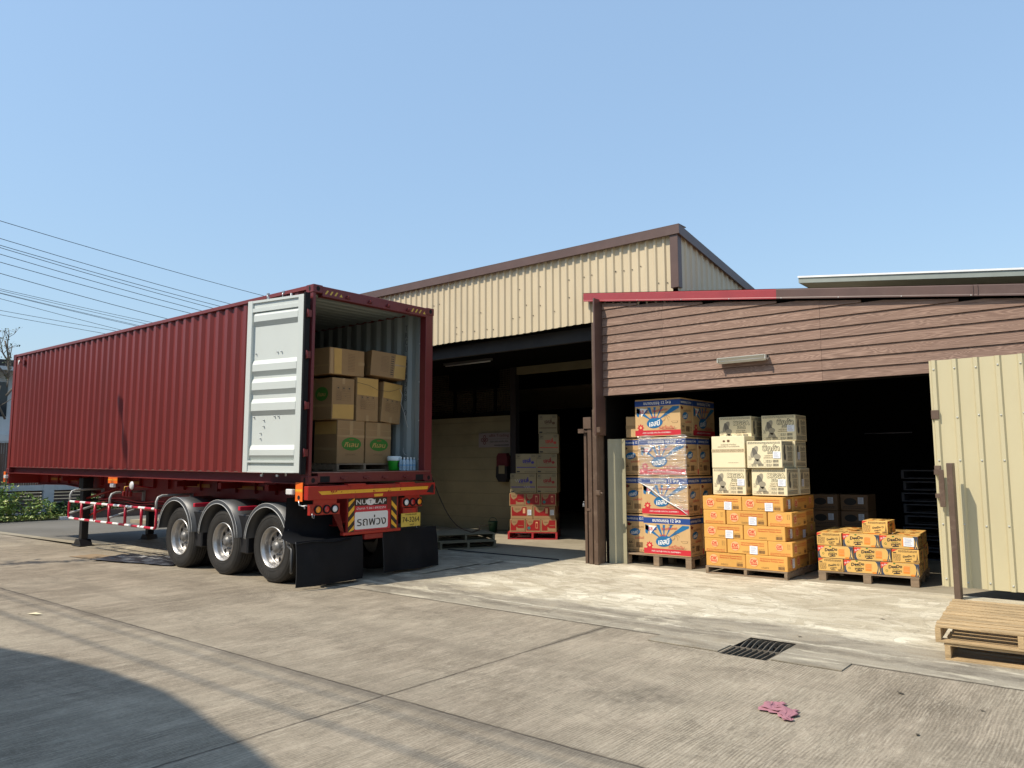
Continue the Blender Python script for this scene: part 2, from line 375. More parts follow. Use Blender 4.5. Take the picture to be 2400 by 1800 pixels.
b = MB(); b.box(-24, 14, 10.92, 27, -.02, .1, M_floor); struct(b.build('warehouse_floor'), 'bare concrete floor inside the warehouses')
b = MB(); b.poly([(-27.2, -60, .004), (-23.8, -60, .004), (-23.3, 7.24, .004), (-17.92, 7.45, .004), (-17.92, 10.9, .004), (-24.1, 10.9, .004), (-24.1, 60, .004), (-27.2, 60, .004)], M_asph)
struct(b.build('side_street'), 'grey asphalt side street behind the trailer')
b = MB(); b.poly([(-24.6, 7.02, .009), (-17.9, 7.25, .009), (-17.85, 7.52, .009), (-24.6, 7.28, .009)], M_floor); struct(b.build('concrete_edging'), 'pale concrete edging between the road and the asphalt')
b = MB(); b.box(-60, -27.25, -40, 60, -.02, .06, M_soil); struct(b.build('verge'), 'earth verge under the bushes')
M_pit = mat('pit', (.02, .018, .015), .9, var=.3)
b = MB()
for (x0, x1, y0, y1) in ((GX0-.03, GX0, GY0, GY1), (GX1, GX1+.03, GY0, GY1), (GX0, GX1, GY0-.03, GY0), (GX0, GX1, GY1, GY1+.03)): b.box(x0, x1, y0, y1, -.5, -.002, M_pit)
b.box(GX0, GX1, GY0, GY1, -.52, -.5, M_pit); struct(b.build('drain_pit'), 'dark drain pit under the grate')

# ================================================================== MATERIALS used by many
M_cream = mat('cream_sheet', (.58, .475, .315), .42, var=.05, vs=2, dirt=.10, dcol=(.30, .24, .14), ds=2.5, spec=.5, stretch=(1, 1, .35))
M_cream2 = mat('cream_door_sheet', (.54, .475, .30), .38, var=.03, vs=2, dirt=.08, dcol=(.34, .28, .16), ds=3, stretch=(1, 1, .4))
M_trim = mat('brown_trim', (.105, .06, .048), .4, var=.12, vs=3, dirt=.25, dcol=(.16, .11, .09), ds=4)
M_redtrim = mat('red_trim', (.32, .04, .042), .25, var=.10, vs=2.5, coat=.25)
M_brown = mat('brown_steel', (.108, .068, .046), .5, var=.15, vs=4, dirt=.4, dcol=(.30, .22, .16), ds=5)
M_dark = mat('dark_inside', (.007, .0065, .006), .95, spec=.03)  # near-black albedo carries the shade of the open interiors
M_block = mat('cream_blockwork', (.26, .22, .125), .85, var=.12, vs=1.4, dirt=.35, dcol=(.14, .12, .07), ds=1.5, bump=.3, bs=20)
M_steel = mat('galvanised', (.45, .46, .47), .35, metal=.8, var=.1)
M_black = mat('black_rubber', (.007, .0075, .009), .6, var=.2, vs=5, dirt=.25, dcol=(.03, .028, .026), ds=3, spec=.2)
M_white = mat('white_paint', (.78, .78, .76), .4, var=.05)
M_paper = mat('white_label_paper', (.80, .82, .86), .6)
M_ink = mat('black_ink', (.025, .022, .02), .6)
M_screw = mat('screw_heads', (.50, .50, .46), .4, metal=.3)
def corr(fr, W, Hh, pitch, rib, depth, m, b, top=None, bot=None, base=.0, side=.022, x0=None):
    """ribbed sheet: flat pans with raised trapezoid ribs, outline top(x)/bottom(x)"""
    top = top or (lambda x: Hh); bot = bot or (lambda x: 0)
    X = [(0, 0)]; x = x0 or pitch*.5
    while x < W-rib:
        X += [(x-rib/2-side, 0), (x-rib/2, depth), (x+rib/2, depth), (x+rib/2+side, 0)]; x += pitch
    X.append((W, 0)); V = []
    for a, d in X: V += [fr.p(a, bot(a), d+base), fr.p(a, top(a), d+base)]
    b.add(V, [(2*i, 2*i+2, 2*i+3, 2*i+1) for i in range(len(X)-1)], m)
    return X
# ================================================================== TALL WAREHOUSE
YF = 10.83
tall = empty('tall_warehouse', (-5.4, YF, 0), label='tall cream ribbed metal warehouse with brown roof trim behind the container', cat='warehouse')
def T(bld, name, parent=tall, **k):
    o = bld.build(name, parent); o.location = -Vector(parent.location); return tag(o, **k) if k else o
XL = -20.0
fr = Fr((XL, YF+.045, 4.13), (1, 0, 0), (0, 0, 1))
b = MB(); corr(fr, -5.54-XL, 1.3, .160, .032, .030, M_cream, b, base=.0, bot=lambda x: .0+.012*math.sin(x*2.1)); 
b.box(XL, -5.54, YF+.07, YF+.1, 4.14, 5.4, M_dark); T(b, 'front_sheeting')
R = random.Random(3)
for i in range(46):
    b = MB()
    x = R.choice([-5.62, -5.8]) if i < 2 else R.uniform(-12.5, -5.7); z = R.choice((4.42, 4.62, 4.30, 4.95))+R.uniform(-.03, .03)
    x = XL+.08+round((x-XL-.08)/.16)*.16+.05
    b.box(x-.007, x+.007, YF+.033, YF+.045, z-.007, z+.007, M_brown if i % 3 else M_ink); T(b, 'screw')
slope = .165
zr = lambda y: 5.40-(y-YF)*slope
fr = Fr((-5.43, YF, 3.0), (0, 1, 0), (0, 0, 1))
b = MB(); corr(fr, 14, 2, .2, .03, .022, M_cream, b, top=lambda a: 2.40-a*slope, bot=lambda a: min(1.45, 2.3-a*slope)); T(b, 'side_sheeting')
b = MB(); b.prism(Fr((XL, YF-.055, 0), (1, 0, 0), (0, 0, 1)), [(0, 5.36), (-5.36-XL, 5.36), (-5.36-XL, 5.50), (0, 5.50)], .05, M_trim)
b.box(XL, -5.36, YF-.055, YF+.2, 5.502, 5.515, M_trim)
# verge trim down the side
V = [(-5.362, YF-.05, 5.36), (-5.362, YF-.05, 5.512), (-5.362, YF+14, 5.512-14.05*slope), (-5.362, YF+14, 5.36-14.05*slope)]
b.add(V+[(v[0]-.03, v[1], v[2]) for v in V], [(0, 3, 2, 1), (4, 5, 6, 7), (0, 1, 5, 4), (1, 2, 6, 5), (3, 0, 4, 7)], M_trim); T(b, 'roof_trim')
b = MB(); b.box(-5.54, -5.40, YF-.03, YF+.10, 4.5, 5.36, M_trim, c=.004); T(b, 'corner_post')
b = MB(); b.add([(XL, YF-.02, 5.49), (-5.38, YF-.02, 5.49), (-5.38, YF+14, 5.49-14*slope), (XL, YF+14, 5.49-14*slope)], [(0, 1, 2, 3)], M_cream); T(b, 'roof')
b = MB()   # opening head beam, near-black so its colour holds the shade under the sheeting
b.box(XL, -6.95, YF+.28, YF+.38, 3.885, 4.12, mat('shaded_beam', (.022, .018, .015), .7, var=.3)); T(b, 'door_beam')
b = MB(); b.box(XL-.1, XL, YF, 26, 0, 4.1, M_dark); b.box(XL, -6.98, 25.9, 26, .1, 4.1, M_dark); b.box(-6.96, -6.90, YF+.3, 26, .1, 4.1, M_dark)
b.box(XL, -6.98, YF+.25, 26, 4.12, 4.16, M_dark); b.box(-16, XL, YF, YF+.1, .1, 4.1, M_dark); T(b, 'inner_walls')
# inner cream block wall with its door opening, mesh window above
b = MB(); M_j = mat('block_joint', (.16, .14, .075), .9)
b.box(-19.8, -11.92, 14.6, 14.75, .1, 2.94, M_block); b.box(-11.75, -7.0, 14.6, 14.75, 3.94, 4.3, M_block)
for k in range(1, 10): b.box(-19.8, -11.92, 14.594, 14.6, .1+k*.3, .1+k*.3+.006, M_j)
T(b, 'block_wall')
b = MB(); b.box(-11.92, -11.75, 14.55, 14.7, .1, 4.3, mat('dark_post', (.035, .03, .03), .6)); T(b, 'inner_post')
b = MB(); M_mesh = mat('dull_mesh', (.075, .058, .035), .7)
for i in range(90):
    x = -16.6+i*.052
    b.box(x, x+.014, 14.66, 14.664, 3.05, 4.2, M_mesh)
for i in range(22): b.box(-16.6, -11.92, 14.665, 14.669, 3.05+i*.052, 3.064+i*.052, M_mesh)
for x in (-13.9, -13.2, -12.5): b.box(x, x+.07, 14.6, 14.65, 2.94, 3.7, M_dark)
b.box(-16.6, -11.92, 14.6, 14.68, 2.94, 3.05, M_dark); b.box(-16.6, -11.92, 14.6, 14.68, 4.2, 4.28, M_dark); T(b, 'mesh_window')
b = MB(); b.box(-13.7, -12.3, 14.2, 14.6, 3.62, 4.2, M_dark, c=.02); T(b, 'vent_box')
b = MB(); b.box(-24, -7.0, 21.9, 22, .1, 4.2, M_dark); T(b, 'rear_partition')
# tube lamp hung under the beam
t = empty('tube_light', (-12.2, 12.5, 4.1), label='thin unlit tube light hanging under the dark beam of the tall warehouse', cat='light')
b = MB(); b.box(-12.2, -10.75, 12.47, 12.53, 3.99, 4.04, mat('lamp_body', (.14, .14, .13), .5)); o = b.build('housing', t); o.location = (12.2, -12.5, -4.1)
b = MB(); b.tube([(-12.15, 12.5, 3.975), (-10.8, 12.5, 3.975)], .013, M_white); o = b.build('tube', t); o.location = (12.2, -12.5, -4.1)
# ================================================================== BROWN SHOP
shop = empty('timber_clad_warehouse', (-6.84, YF, 0), label='low warehouse with brown wood-grain cladding above its wide open front', cat='warehouse')
def wood_clad():
    m = bpy.data.materials.new('brown_cladding'); m.use_nodes = True; t = m.node_tree; L = t.links; b = t.nodes['Principled BSDF']
    ge = N(t, 'ShaderNodeNewGeometry'); mp = N(t, 'ShaderNodeMapping'); mp.inputs['Scale'].default_value = (.32, 1, 5.0); L.new(ge.outputs['Position'], mp.inputs[0])
    at = N(t, 'ShaderNodeAttribute', attribute_name='tone'); ad = N(t, 'ShaderNodeVectorMath', operation='ADD'); L.new(mp.outputs[0], ad.inputs[0])
    sc = N(t, 'ShaderNodeVectorMath', operation='SCALE'); L.new(at.outputs['Color'], sc.inputs[0]); sc.inputs['Scale'].default_value = 9; L.new(sc.outputs[0], ad.inputs[1])
    no = N(t, 'ShaderNodeTexNoise', ins={'Scale': 1.5, 'Detail': 2, 'Distortion': 1.2}); L.new(ad.outputs[0], no.inputs['Vector'])
    mu = N(t, 'ShaderNodeMath', operation='MULTIPLY'); mu.inputs[1].default_value = 50; L.new(no.outputs[0], mu.inputs[0])
    fr_ = N(t, 'ShaderNodeMath', operation='PINGPONG'); fr_.inputs[1].default_value = 1; L.new(mu.outputs[0], fr_.inputs[0])
    fi = N(t, 'ShaderNodeTexNoise', ins={'Scale': 9, 'Detail': 7, 'Roughness': .75}); mp2 = N(t, 'ShaderNodeMapping'); mp2.inputs['Scale'].default_value = (.35, 1, 3); L.new(ge.outputs['Position'], mp2.inputs[0]); L.new(mp2.outputs[0], fi.inputs['Vector'])
    r1 = N(t, 'ShaderNodeMapRange', ins={1: .25, 2: 1, 3: 0, 4: .62}); L.new(fr_.outputs[0], r1.inputs[0])
    mx = N(t, 'ShaderNodeMix', data_type='RGBA'); mx.inputs['A'].default_value = (.20, .125, .092, 1); mx.inputs['B'].default_value = (.44, .295, .222, 1); L.new(r1.outputs[0], mx.inputs['Factor'])
    r2_ = N(t, 'ShaderNodeMapRange', ins={1: .35, 2: .7, 3: .0, 4: .5}); L.new(fi.outputs[0], r2_.inputs[0])
    mx2 = N(t, 'ShaderNodeMix', data_type='RGBA'); L.new(mx.outputs['Result'], mx2.inputs['A']); mx2.inputs['B'].default_value = (.20, .115, .085, 1); L.new(r2_.outputs[0], mx2.inputs['Factor'])
    hv = N(t, 'ShaderNodeHueSaturation'); L.new(mx2.outputs['Result'], hv.inputs['Color'])
    sp = N(t, 'ShaderNodeSeparateColor'); L.new(at.outputs['Color'], sp.inputs[0]); r3 = N(t, 'ShaderNodeMapRange', ins={1: 0, 2: 1, 3: .93, 4: 1.08}); L.new(sp.outputs[0], r3.inputs[0]); L.new(r3.outputs[0], hv.inputs['Value'])
    L.new(hv.outputs[0], b.inputs['Base Color']); b.inputs['Roughness'].default_value = .7; b.inputs['Specular IOR Level'].default_value = .3
    bu = N(t, 'ShaderNodeBump', ins={'Strength': .45, 'Distance': .004}); L.new(fr_.outputs[0], bu.inputs['Height']); L.new(bu.outputs[0], b.inputs['Normal'])
    return m
M_clad = wood_clad(); 
rl = lambda x: 4.50-(x+7.17)*.1278
b = MB(); tones = []
R = random.Random(5)
z = 2.86; k = 0; PH = .1462
while z < 4.6:
    cuts = [-6.84, -5.72+.02*(k % 2), -3.28, -.84, 1.6, 4.0]
    for i in range(5):
        x0, x1 = cuts[i], cuts[i+1]-.003
        t0 = min(z+PH-.006, rl(x0)-.02); t1 = min(z+PH-.006, rl(x1)-.02)
        if t0 <= z+.03: continue
        if t1 <= z+.03:
            xc = -7.17+(4.48-(z+.03))/.1278; x1 = min(x1, xc); t1 = z+.03
        n0 = len(b.V)
        yb, yt = YF-.024, YF-.003       # butt of the board stands proud, head tucks back
        # board outline may be cut by the roof slope part way
        P = [(x0, z), (x1, z)]
        if abs(t0-t1) > 1e-6 and t0 > min(z+PH-.006, 9)-1e-6:
            xk = -7.17+(4.48-(z+PH-.006))/.1278; xk = max(x0, min(x1, xk)); P += [(x1, t1), (xk, t0), (x0, t0)]
        else: P += [(x1, t1), (x0, t0)]
        yy_ = lambda zz: yb+(yt-yb)*min(1, (zz-z)/PH)
        fv = [(px, yy_(pz), pz) for px, pz in P]; n = len(fv)
        V = fv+[(px, YF+.01, pz) for px, pz in P]
        b.add(V, [tuple(range(n)), tuple(range(2*n-1, n-1, -1))]+[(q, n+q, n+(q+1) % n, (q+1) % n) for q in range(n)], M_clad)
        tn = (R.random(), R.random(), R.random(), 1); tones += [tn]*(len(b.V)-n0)
    z += PH; k += 1
o = T(b, 'cladding', shop); at = o.data.color_attributes.new('tone', 'FLOAT_COLOR', 'POINT')
for i, c in enumerate(tones): at.data[i].color = c
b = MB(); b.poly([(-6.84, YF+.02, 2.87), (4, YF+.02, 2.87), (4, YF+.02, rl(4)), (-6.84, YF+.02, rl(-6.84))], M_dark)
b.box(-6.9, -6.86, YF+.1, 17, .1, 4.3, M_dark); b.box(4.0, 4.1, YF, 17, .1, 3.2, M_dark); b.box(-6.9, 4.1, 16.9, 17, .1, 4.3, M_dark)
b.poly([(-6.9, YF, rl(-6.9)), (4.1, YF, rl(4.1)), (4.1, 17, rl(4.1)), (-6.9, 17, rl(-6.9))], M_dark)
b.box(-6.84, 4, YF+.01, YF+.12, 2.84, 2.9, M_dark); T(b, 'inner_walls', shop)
# roof edge trims: red piece on the left, brown on the right
def trim(x0, x1, m, name, off=0):
    b = MB(); y0 = YF-.085-off
    pr = [(y0+.01, -.145), (y0, -.145), (y0, -.128), (y0+.004, -.12), (y0+.004, -.012), (y0+.012, 0), (YF+.5, .01), (YF+.5, .0), (y0+.02, -.012), (y0+.02, -.14)]
    n = len(pr); V = []; xs = fr_range(x0, x1, 6)
    for x in xs: V += [(x, y, rl(x)+.145+dz) for y, dz in pr]
    Fc = []
    for i in range(len(xs)-1):
        for j in range(n): Fc.append((i*n+j, i*n+(j+1) % n, (i+1)*n+(j+1) % n, (i+1)*n+j))
    Fc += [tuple(range(n)), tuple(range(len(V)-n, len(V)))[::-1]]
    b.add(V, Fc, m); return b
trb = trim(-7.17, -3.84, M_redtrim, 'r'); T(trb, 'red_roof_trim', shop)
trb = trim(-3.85, 4.3, M_trim, 'b', .004); 
for x in (-1.42, 1.4): 
    for q in range(2): trb.box(x+q*.05, x+q*.05+.008, YF-.097, YF-.088, rl(x)+.01, rl(x)+.14, M_trim)
T(trb, 'brown_roof_trim', shop)
for i in range(14):
    b = MB(); x = -6.9+i*.78; b.box(x-.006, x+.006, YF-.092, YF-.084, rl(x)+.006, rl(x)+.018, M_screw); T(b, 'screw', shop)
b = MB(); b.poly([(-7.2, YF-.08, rl(-7.2)+.15), (4.3, YF-.08, rl(4.3)+.15), (4.3, 17, rl(4.3)+.15), (-7.2, 17, rl(-7.2)+.15)], M_trim); T(b, 'roof', shop)
b = MB()   # corner flashing that throws the strip of shade on the cladding
b.box(-6.872, -6.845, YF-.25, YF+.05, 2.2, 4.49, M_trim, c=.003); 
T(b, 'corner_flashing', shop)
b = MB(); b.box(-6.99, -6.905, YF-.10, YF+.06, .1, 2.35, M_brown, c=.004); T(b, 'door_jamb', shop)
# tall column between the two buildings + gate post
b = MB(); b.box(-7.06, -6.93, YF-.02, YF+.14, .1, 4.12, M_brown, c=.005); o = b.build('steel_column'); o.location = (0, 0, 0)
tag(o, 'brown steel column between the tall opening and the timber clad front', 'column')
g = empty('gate_post', (-7.1, YF-.1, .1), label='brown folded gate frame with bracket and padlock leaning at the steel column foot', cat='gate')
def P_(bld, name, par, **k):
    o = bld.build(name, par); o.location = -Vector(par.location); return tag(o, **k) if k else o
b = MB(); b.box(-7.15, -7.10, YF-.16, YF-.10, .1, 2.24, M_brown, c=.003); b.box(-7.05, -6.975, YF-.2, YF-.12, .1, 2.38, M_brown, c=.003); b.box(-6.925, -6.85, YF-.24, YF-.17, .1, 2.62, M_brown, c=.003); P_(b, 'upright', g)
b = MB(); b.box(-7.24, -7.12, YF-.2, YF-.1, 2.24, 2.31, M_brown, c=.002); b.box(-7.12, -6.99, YF-.19, YF-.13, 2.25, 2.29, M_brown); b.box(-7.12, -6.97, YF-.22, YF-.1, 2.31, 2.5, M_brown, c=.003); P_(b, 'bracket', g)
b = MB(); b.box(-6.86, -6.78, YF-.24, YF-.16, 2.24, 2.33, M_brown, c=.002); P_(b, 'bracket', g)
b = MB(); b.box(-7.10, -7.0, YF-.21, YF-.15, .96, 1.0, M_brown); P_(b, 'cross_bar', g)
b = MB(); b.box(-6.87, -6.79, YF-.26, YF-.2, 1.22, 1.30, M_brown, c=.003); b.tube([(-6.80, YF-.23, 1.26), (-6.74, YF-.24, 1.25)], .014, M_brown); P_(b, 'latch', g)
b = MB(); b.box(-7.19, -7.155, YF-.17, YF-.14, 1.02, 1.07, M_steel, c=.006); b.tube([(-7.18, YF-.155, 1.07), (-7.178, YF-.155, 1.11), (-7.165, YF-.155, 1.11), (-7.163, YF-.155, 1.07)], .004, M_steel); P_(b, 'padlock', g)
b = MB(); M_panel = mat('pale_panel', (.34, .31, .205), .5, var=.15, vs=2, dirt=.5, dcol=(.5, .5, .42), ds=1.2, stretch=(1, 1, .5))
n = 18; V = []
for i in range(n+1):
    a = i/n; x = -6.885+a*.32; y = YF+.10+.12*math.sin(a*2.3)
    V += [(x, y, .1), (x, y, 2.14)]
b.add(V, [(2*i, 2*i+2, 2*i+3, 2*i+1) for i in range(n)], M_panel, True); V2 = [(v[0], v[1]+.012, v[2]) for v in V]; b.add(V2, [(2*i+1, 2*i+3, 2*i+2, 2*i) for i in range(n)], M_panel, True)
b.add([V[0], V[-2], V2[-2], V2[0]], [(0, 1, 2, 3)], M_panel); b.add([V[1], V[-1], V2[-1], V2[1]], [(3, 2, 1, 0)], M_panel)
tag(b.build('curved_sheet_panel'), 'pale curved sheet panel standing behind the brown gate frame', 'panel')
# lamp on the cladding
l = empty('wall_light', (-4.38, YF-.02, 3.25), (0, 0, 0), label='slim grey fluorescent wall light mounted on the brown cladding', cat='light')
M_lamp = mat('lamp_metal', (.50, .49, .43), .35, metal=.2)
b = MB(); b.box(-.37, .37, -.09, 0, -.01, .03, M_lamp, c=.004); b.box(-.37, -.35, -.15, -.03, -.035, .03, M_lamp, c=.003); b.box(.35, .37, -.15, -.03, -.035, .03, M_lamp, c=.003); b.build('housing', l)
b = MB(); b.box(-.35, .35, -.165, -.085, .022, .034, M_lamp); b.poly([(-.36, -.16, .02), (.36, -.16, .02), (.36, -.1, -.05), (-.36, -.1, -.05)], M_lamp); b.build('reflector', l)
b = MB(); b.tube([(-.34, -.12, -.01), (.34, -.12, -.01)], .014, M_white); b.build('tube', l)
# ================================================================== CREAM SLIDING DOOR
d = empty('sliding_door', (-1.93, 10.62, .24), label='cream ribbed metal sliding door standing open at the right edge', cat='door')
b = MB(); fr = Fr((0, 0, 0), (1, 0, 0), (0, 0, 1)); X = corr(fr, 3.4, 2.75, .226, .040, .034, M_cream2, b, base=0, side=.018, x0=.055)
b.box(0, 3.4, .004, .012, 0, 2.75, M_cream2); b.build('sheeting', d)
for z in (.08, .75, 1.5, 2.05, 2.62):
    for i in range(14):
        x = .055+i*.226; b = MB()
        b.lathe([(0, -.013), (.006, -.012), (.012, -.004), (.012, 0)], (x, -.034, z+R.uniform(-.02, .02)), (0, 1, 0), M_screw, n=8); b.build('screw', d)
b = MB(); b.box(0, .06, .012, .06, 0, 2.75, M_brown); b.box(0, 3.4, .012, .06, .0, .05, M_brown); b.box(0, 3.4, .012, .06, 2.7, 2.75, M_brown); b.build('frame', d)
b = MB(); b.box(.00, .085, -.05, 0, 2.02, 2.13, M_brown, c=.003); b.box(.0, .07, -.045, 0, 1.40, 1.45, M_brown, c=.002); b.build('handle_bracket', d)
b = MB(); b.box(.045, .105, -.09, -.07, .95, 1.40, M_brown, c=.004); b.box(.0, .05, -.085, 0, 1.34, 1.40, M_brown); b.box(-.0, .05, -.085, 0, 1.06, 1.11, M_brown); b.build('handle', d)
b = MB(); b.box(-1.745, -1.68, 10.24, 10.40, ramp(-1.7, 10.4)-.05, 1.72, M_brown, c=.005)
tag(b.build('stop_post'), 'short brown steel post in front of the cream sliding door', 'post')
# ================================================================== GREY ROOF BEYOND
gr = empty('grey_roof_building', (-6.5, 20, 0), label='flat grey roof with white edge rising behind the timber clad front', cat='building')
M_groof = mat('grey_roof', (.24, .265, .24), .5, var=.08); M_gsof = mat('grey_soffit', (.22, .21, .17), .7, var=.1)
zt = lambda x: 6.62-(x+6.56)*.122
b = MB(); V = []
for x in (-6.56, 10): V += [(x, 20, zt(x)-.18), (x, 20, zt(x)-.03), (x, 29, zt(x)-.03), (x, 29, zt(x)-.18)]
b.add(V, [(0, 4, 5, 1), (1, 5, 6, 2), (3, 2, 6, 7), (0, 1, 2, 3), (4, 7, 6, 5)], M_groof); P_(b, 'fascia', gr)
b = MB(); b.add([(-6.56, 20, zt(-6.56)-.182), (10, 20, zt(10)-.182), (10, 29, zt(10)-.182), (-6.0, 29, zt(-6.56)-.182)], [(3, 2, 1, 0)], M_gsof); P_(b, 'soffit', gr)
b = MB(); V = []
for x in (-6.57, 10): V += [(x, 19.97, zt(x)-.045), (x, 19.97, zt(x)), (x, 20.3, zt(x)), (x, 20.3, zt(x)-.045)]
b.add(V, [(0, 4, 5, 1), (1, 5, 6, 2), (3, 2, 6, 7), (0, 1, 2, 3), (4, 7, 6, 5)], M_white); P_(b, 'white_edge', gr)
b = MB(); b.box(-5.2, 9, 21.2, 28, 0, 5.75-.9, M_gsof); b.add([(-5.2, 21.2, 4.8), (9, 21.2, 4.3), (9, 21.2, zt(9)-.2), (-5.2, 21.2, zt(-5.2)-.2)], [(0, 1, 2, 3)], M_dark); P_(b, 'wall', gr)
# ================================================================== SHIPPING CONTAINER
CROT = (.0023, .0092, -.0059); CLOC = (-9.1021, 6.5964, 1.4507)
CM = Matrix.Translation(CLOC) @ Euler(CROT).to_matrix().to_4x4()
LX, WY, HZ = 12.192, 2.438, 2.896
M_cont = mat('maroon_container', (.178, .025, .020), .36, var=.10, vs=.8, dirt=.45, dcol=(.13, .035, .03), ds=1.1, bump=.08, bs=6, spec=.5, stretch=(1, 1, .35))
M_contd = mat('maroon_frame', (.135, .017, .018), .45, var=.12, vs=2, dirt=.3, dcol=(.07, .02, .018), ds=4)
M_inner = mat('grey_inner_paint', (.27, .30, .285), .5, var=.06, vs=1.5, dirt=.3, dcol=(.22, .25, .25), ds=1.5)
M_doorp = mat('pale_door_paint', (.60, .63, .59), .42, var=.03, vs=2, dirt=.12, dcol=(.42, .45, .42), ds=2)
M_plyd = mat('plywood_floor', (.10, .07, .045), .7, var=.2)
M_yel = mat('hazard_yellow', (.55, .36, .05), .5, dirt=.3)
M_hole = mat('casting_hole', (.006, .005, .005), .9)
ct = empty('shipping_container', CLOC, CROT, label='maroon forty foot shipping container with its white inside door swung open', cat='container')
def side_wall(y, sgn, name):
    """trapezoid corrugation, sgn -1 faces the road"""
    b = MB(); z0, z1 = .155, 2.835; prof = []; x = -.16; dp = .045
    prof.append((x, 0)); x -= .055
    while x > -LX+.46:
        prof += [(x, 0), (x-.056, dp), (x-.056-.084, dp), (x-.196, 0), (x-.278, 0)]; x -= .278
    prof.append((-LX+.16, 0))
    yo = lambda d: y-sgn*d          # recess goes inward
    V = [];
    for px, d in prof: V += [(px, yo(d), z0), (px, yo(d), z1)]
    n = len(prof); Fc = [(2*i, 2*i+1, 2*i+3, 2*i+2) if sgn > 0 else (2*i, 2*i+2, 2*i+3, 2*i+1) for i in range(n-1)]
    b.add(V, Fc, M_cont)
    V2 = [(a, yy-sgn*.003, zz) for a, yy, zz in V]; b.add(V2, [f[::-1] for f in Fc], M_inner)
    o = b.build('side_panel', ct); return o
side_wall(.022, -1, 's'); side_wall(WY-.022, 1, 's')
b = MB()
for y0, y1 in ((0, .06), (WY-.06, WY)):
    b.box(-LX+.15, -.15, y0, y1, 2.832, 2.89, M_cont, c=.003); 
b.build('top_rails', ct)
b = MB()
for y0, y1, s in ((0, .05, -1), (WY-.05, WY, 1)):
    ym = y0 if s < 0 else y1
    b.box(-LX+.15, -.15, y0, y1, .148, .158, M_cont, c=.002); b.box(-LX+.15, -.15, ym-s*.10, ym-s*.108, .012, .148, M_contd); b.box(-LX+.15, -.15, ym, ym-s*.10, .004, .014, M_cont); b.box(-LX+.15, -.15, ym-s*.051, ym-s*.10, .140, .1475, M_contd)
b.build('bottom_rails', ct)
def casting(x, y, z):
    b = MB(); s = -1 if y < 1 else 1; e = 1 if x > -1 else -1
    x0, x1 = (x-.178, x+.004) if e > 0 else (x-.004, x+.178); y0, y1 = (y-.004, y+.162) if s < 0 else (y-.162, y+.004); z0, z1 = (z, z+.118) if z < 1 else (z-.118, z)
    b.box(x0, x1, y0, y1, z0, z1, M_contd, c=.006); xc, yc, zc = (x0+x1)/2, (y0+y1)/2, (z0+z1)/2
    ys = y0 if s < 0 else y1; frs = Fr((xc, ys, zc), (-s, 0, 0), (0, 0, 1)); b.ell(frs, 0, 0, .022, .04, M_hole)
    xe = x1 if e > 0 else x0; fre = Fr((xe, yc, zc), (0, e, 0), (0, 0, 1)); b.ell(fre, 0, 0, .032, .036, M_hole)
    b.ell(Fr((xc, yc, z1), (1, 0, 0), (0, 1, 0)), 0, 0, .062, .032, M_hole); b.build('corner_casting', ct)
for x in (0, -LX):
    for y in (0, WY):
        for z in (0, HZ): casting(x, y, z)
def post(x0, x1, y0, y1, m=M_contd):
    b = MB(); b.box(x0, x1, y0, y1, .118, HZ-.118, m, c=.004); b.build('corner_post', ct)
post(-.15, -.01, .006, .055); post(-.15, -.01, WY-.17, WY-.006); post(-LX+.005, -LX+.15, .004, .10, M_cont); post(-LX+.005, -LX+.15, WY-.1, WY-.004)
b = MB(); b.box(-.12, 0, .162, WY-.162, 2.735, HZ-.01, M_contd, c=.005)
frr = Fr((0, 0, 0), (0, 1, 0), (0, 0, 1))
for y0, m in ((.20, M_yel), (WY-.52, M_yel)):
    for k in range(4):
        a = y0+k*.085; 
        pts = [(a, 2.775), (a+.03, 2.775), (a+.07, 2.835), (a+.04, 2.835)] if k < 3 else [(a+.01, 2.775), (a+.07, 2.775), (a+.045, 2.82)]
        b.shape(frr, pts, m)
b.build('rear_header', ct)
for y in (.62, 1.05, 1.42, 1.85):
    b = MB(); b.box(0, .03, y-.04, y+.04, 2.77, 2.79, M_contd, c=.003); b.box(0, .045, y-.02, y+.02, 2.785, 2.815, M_contd, c=.003); b.build('locking_cam', ct)
for y in (.62, 1.05, 1.42, 1.85):
    b = MB(); b.box(0, .02, y-.06, y+.06, .07, .10, M_contd, c=.003); b.box(.01, .04, y-.03, y+.03, .06, .075, M_contd, c=.002); b.build('locking_cam', ct)
b = MB(); b.box(-.12, 0, .162, WY-.162, .02, .165, M_contd, c=.004); b.box(-.12, .012, .06, WY-.06, .162, .172, mat('worn_sill', (.25, .10, .08), .5, dirt=.5, dcol=(.45, .40, .35)))
for y in (.20, WY-.37): b.rect(frr, y, y+.17, .0+.025, .115, M_hole)
b.build('rear_sill', ct)
b = MB(); b.box(-LX+.05, -.12, .05, WY-.05, .14, .168, M_plyd); b.build('plywood_floor', ct)
b = MB()   # roof, cross ribs
V = []; xs = []; x = -.12; k = 0
while x > -LX+.1: xs += [(x, 0), (x-.07, 0), (x-.10, .02), (x-.17, .02)]; x -= .209
for px, dz in xs: V += [(px, .05, 2.845+dz), (px, WY-.05, 2.845+dz)]
Fc = [(2*i, 2*i+1, 2*i+3, 2*i+2) for i in range(len(xs)-1)]
b.add(V, Fc, M_cont); b.add([(a, y, z-.003) for a, y, z in V], [f[::-1] for f in Fc], M_inner); b.build('roof', ct)
b = MB(); V = []; ys = fr_range(.06, WY-.06, 44)
for i, y in enumerate(ys): d = (0, .04, .04, 0)[i % 4]; V += [(-LX+.06+d, y, .12), (-LX+.06+d, y, 2.84)]
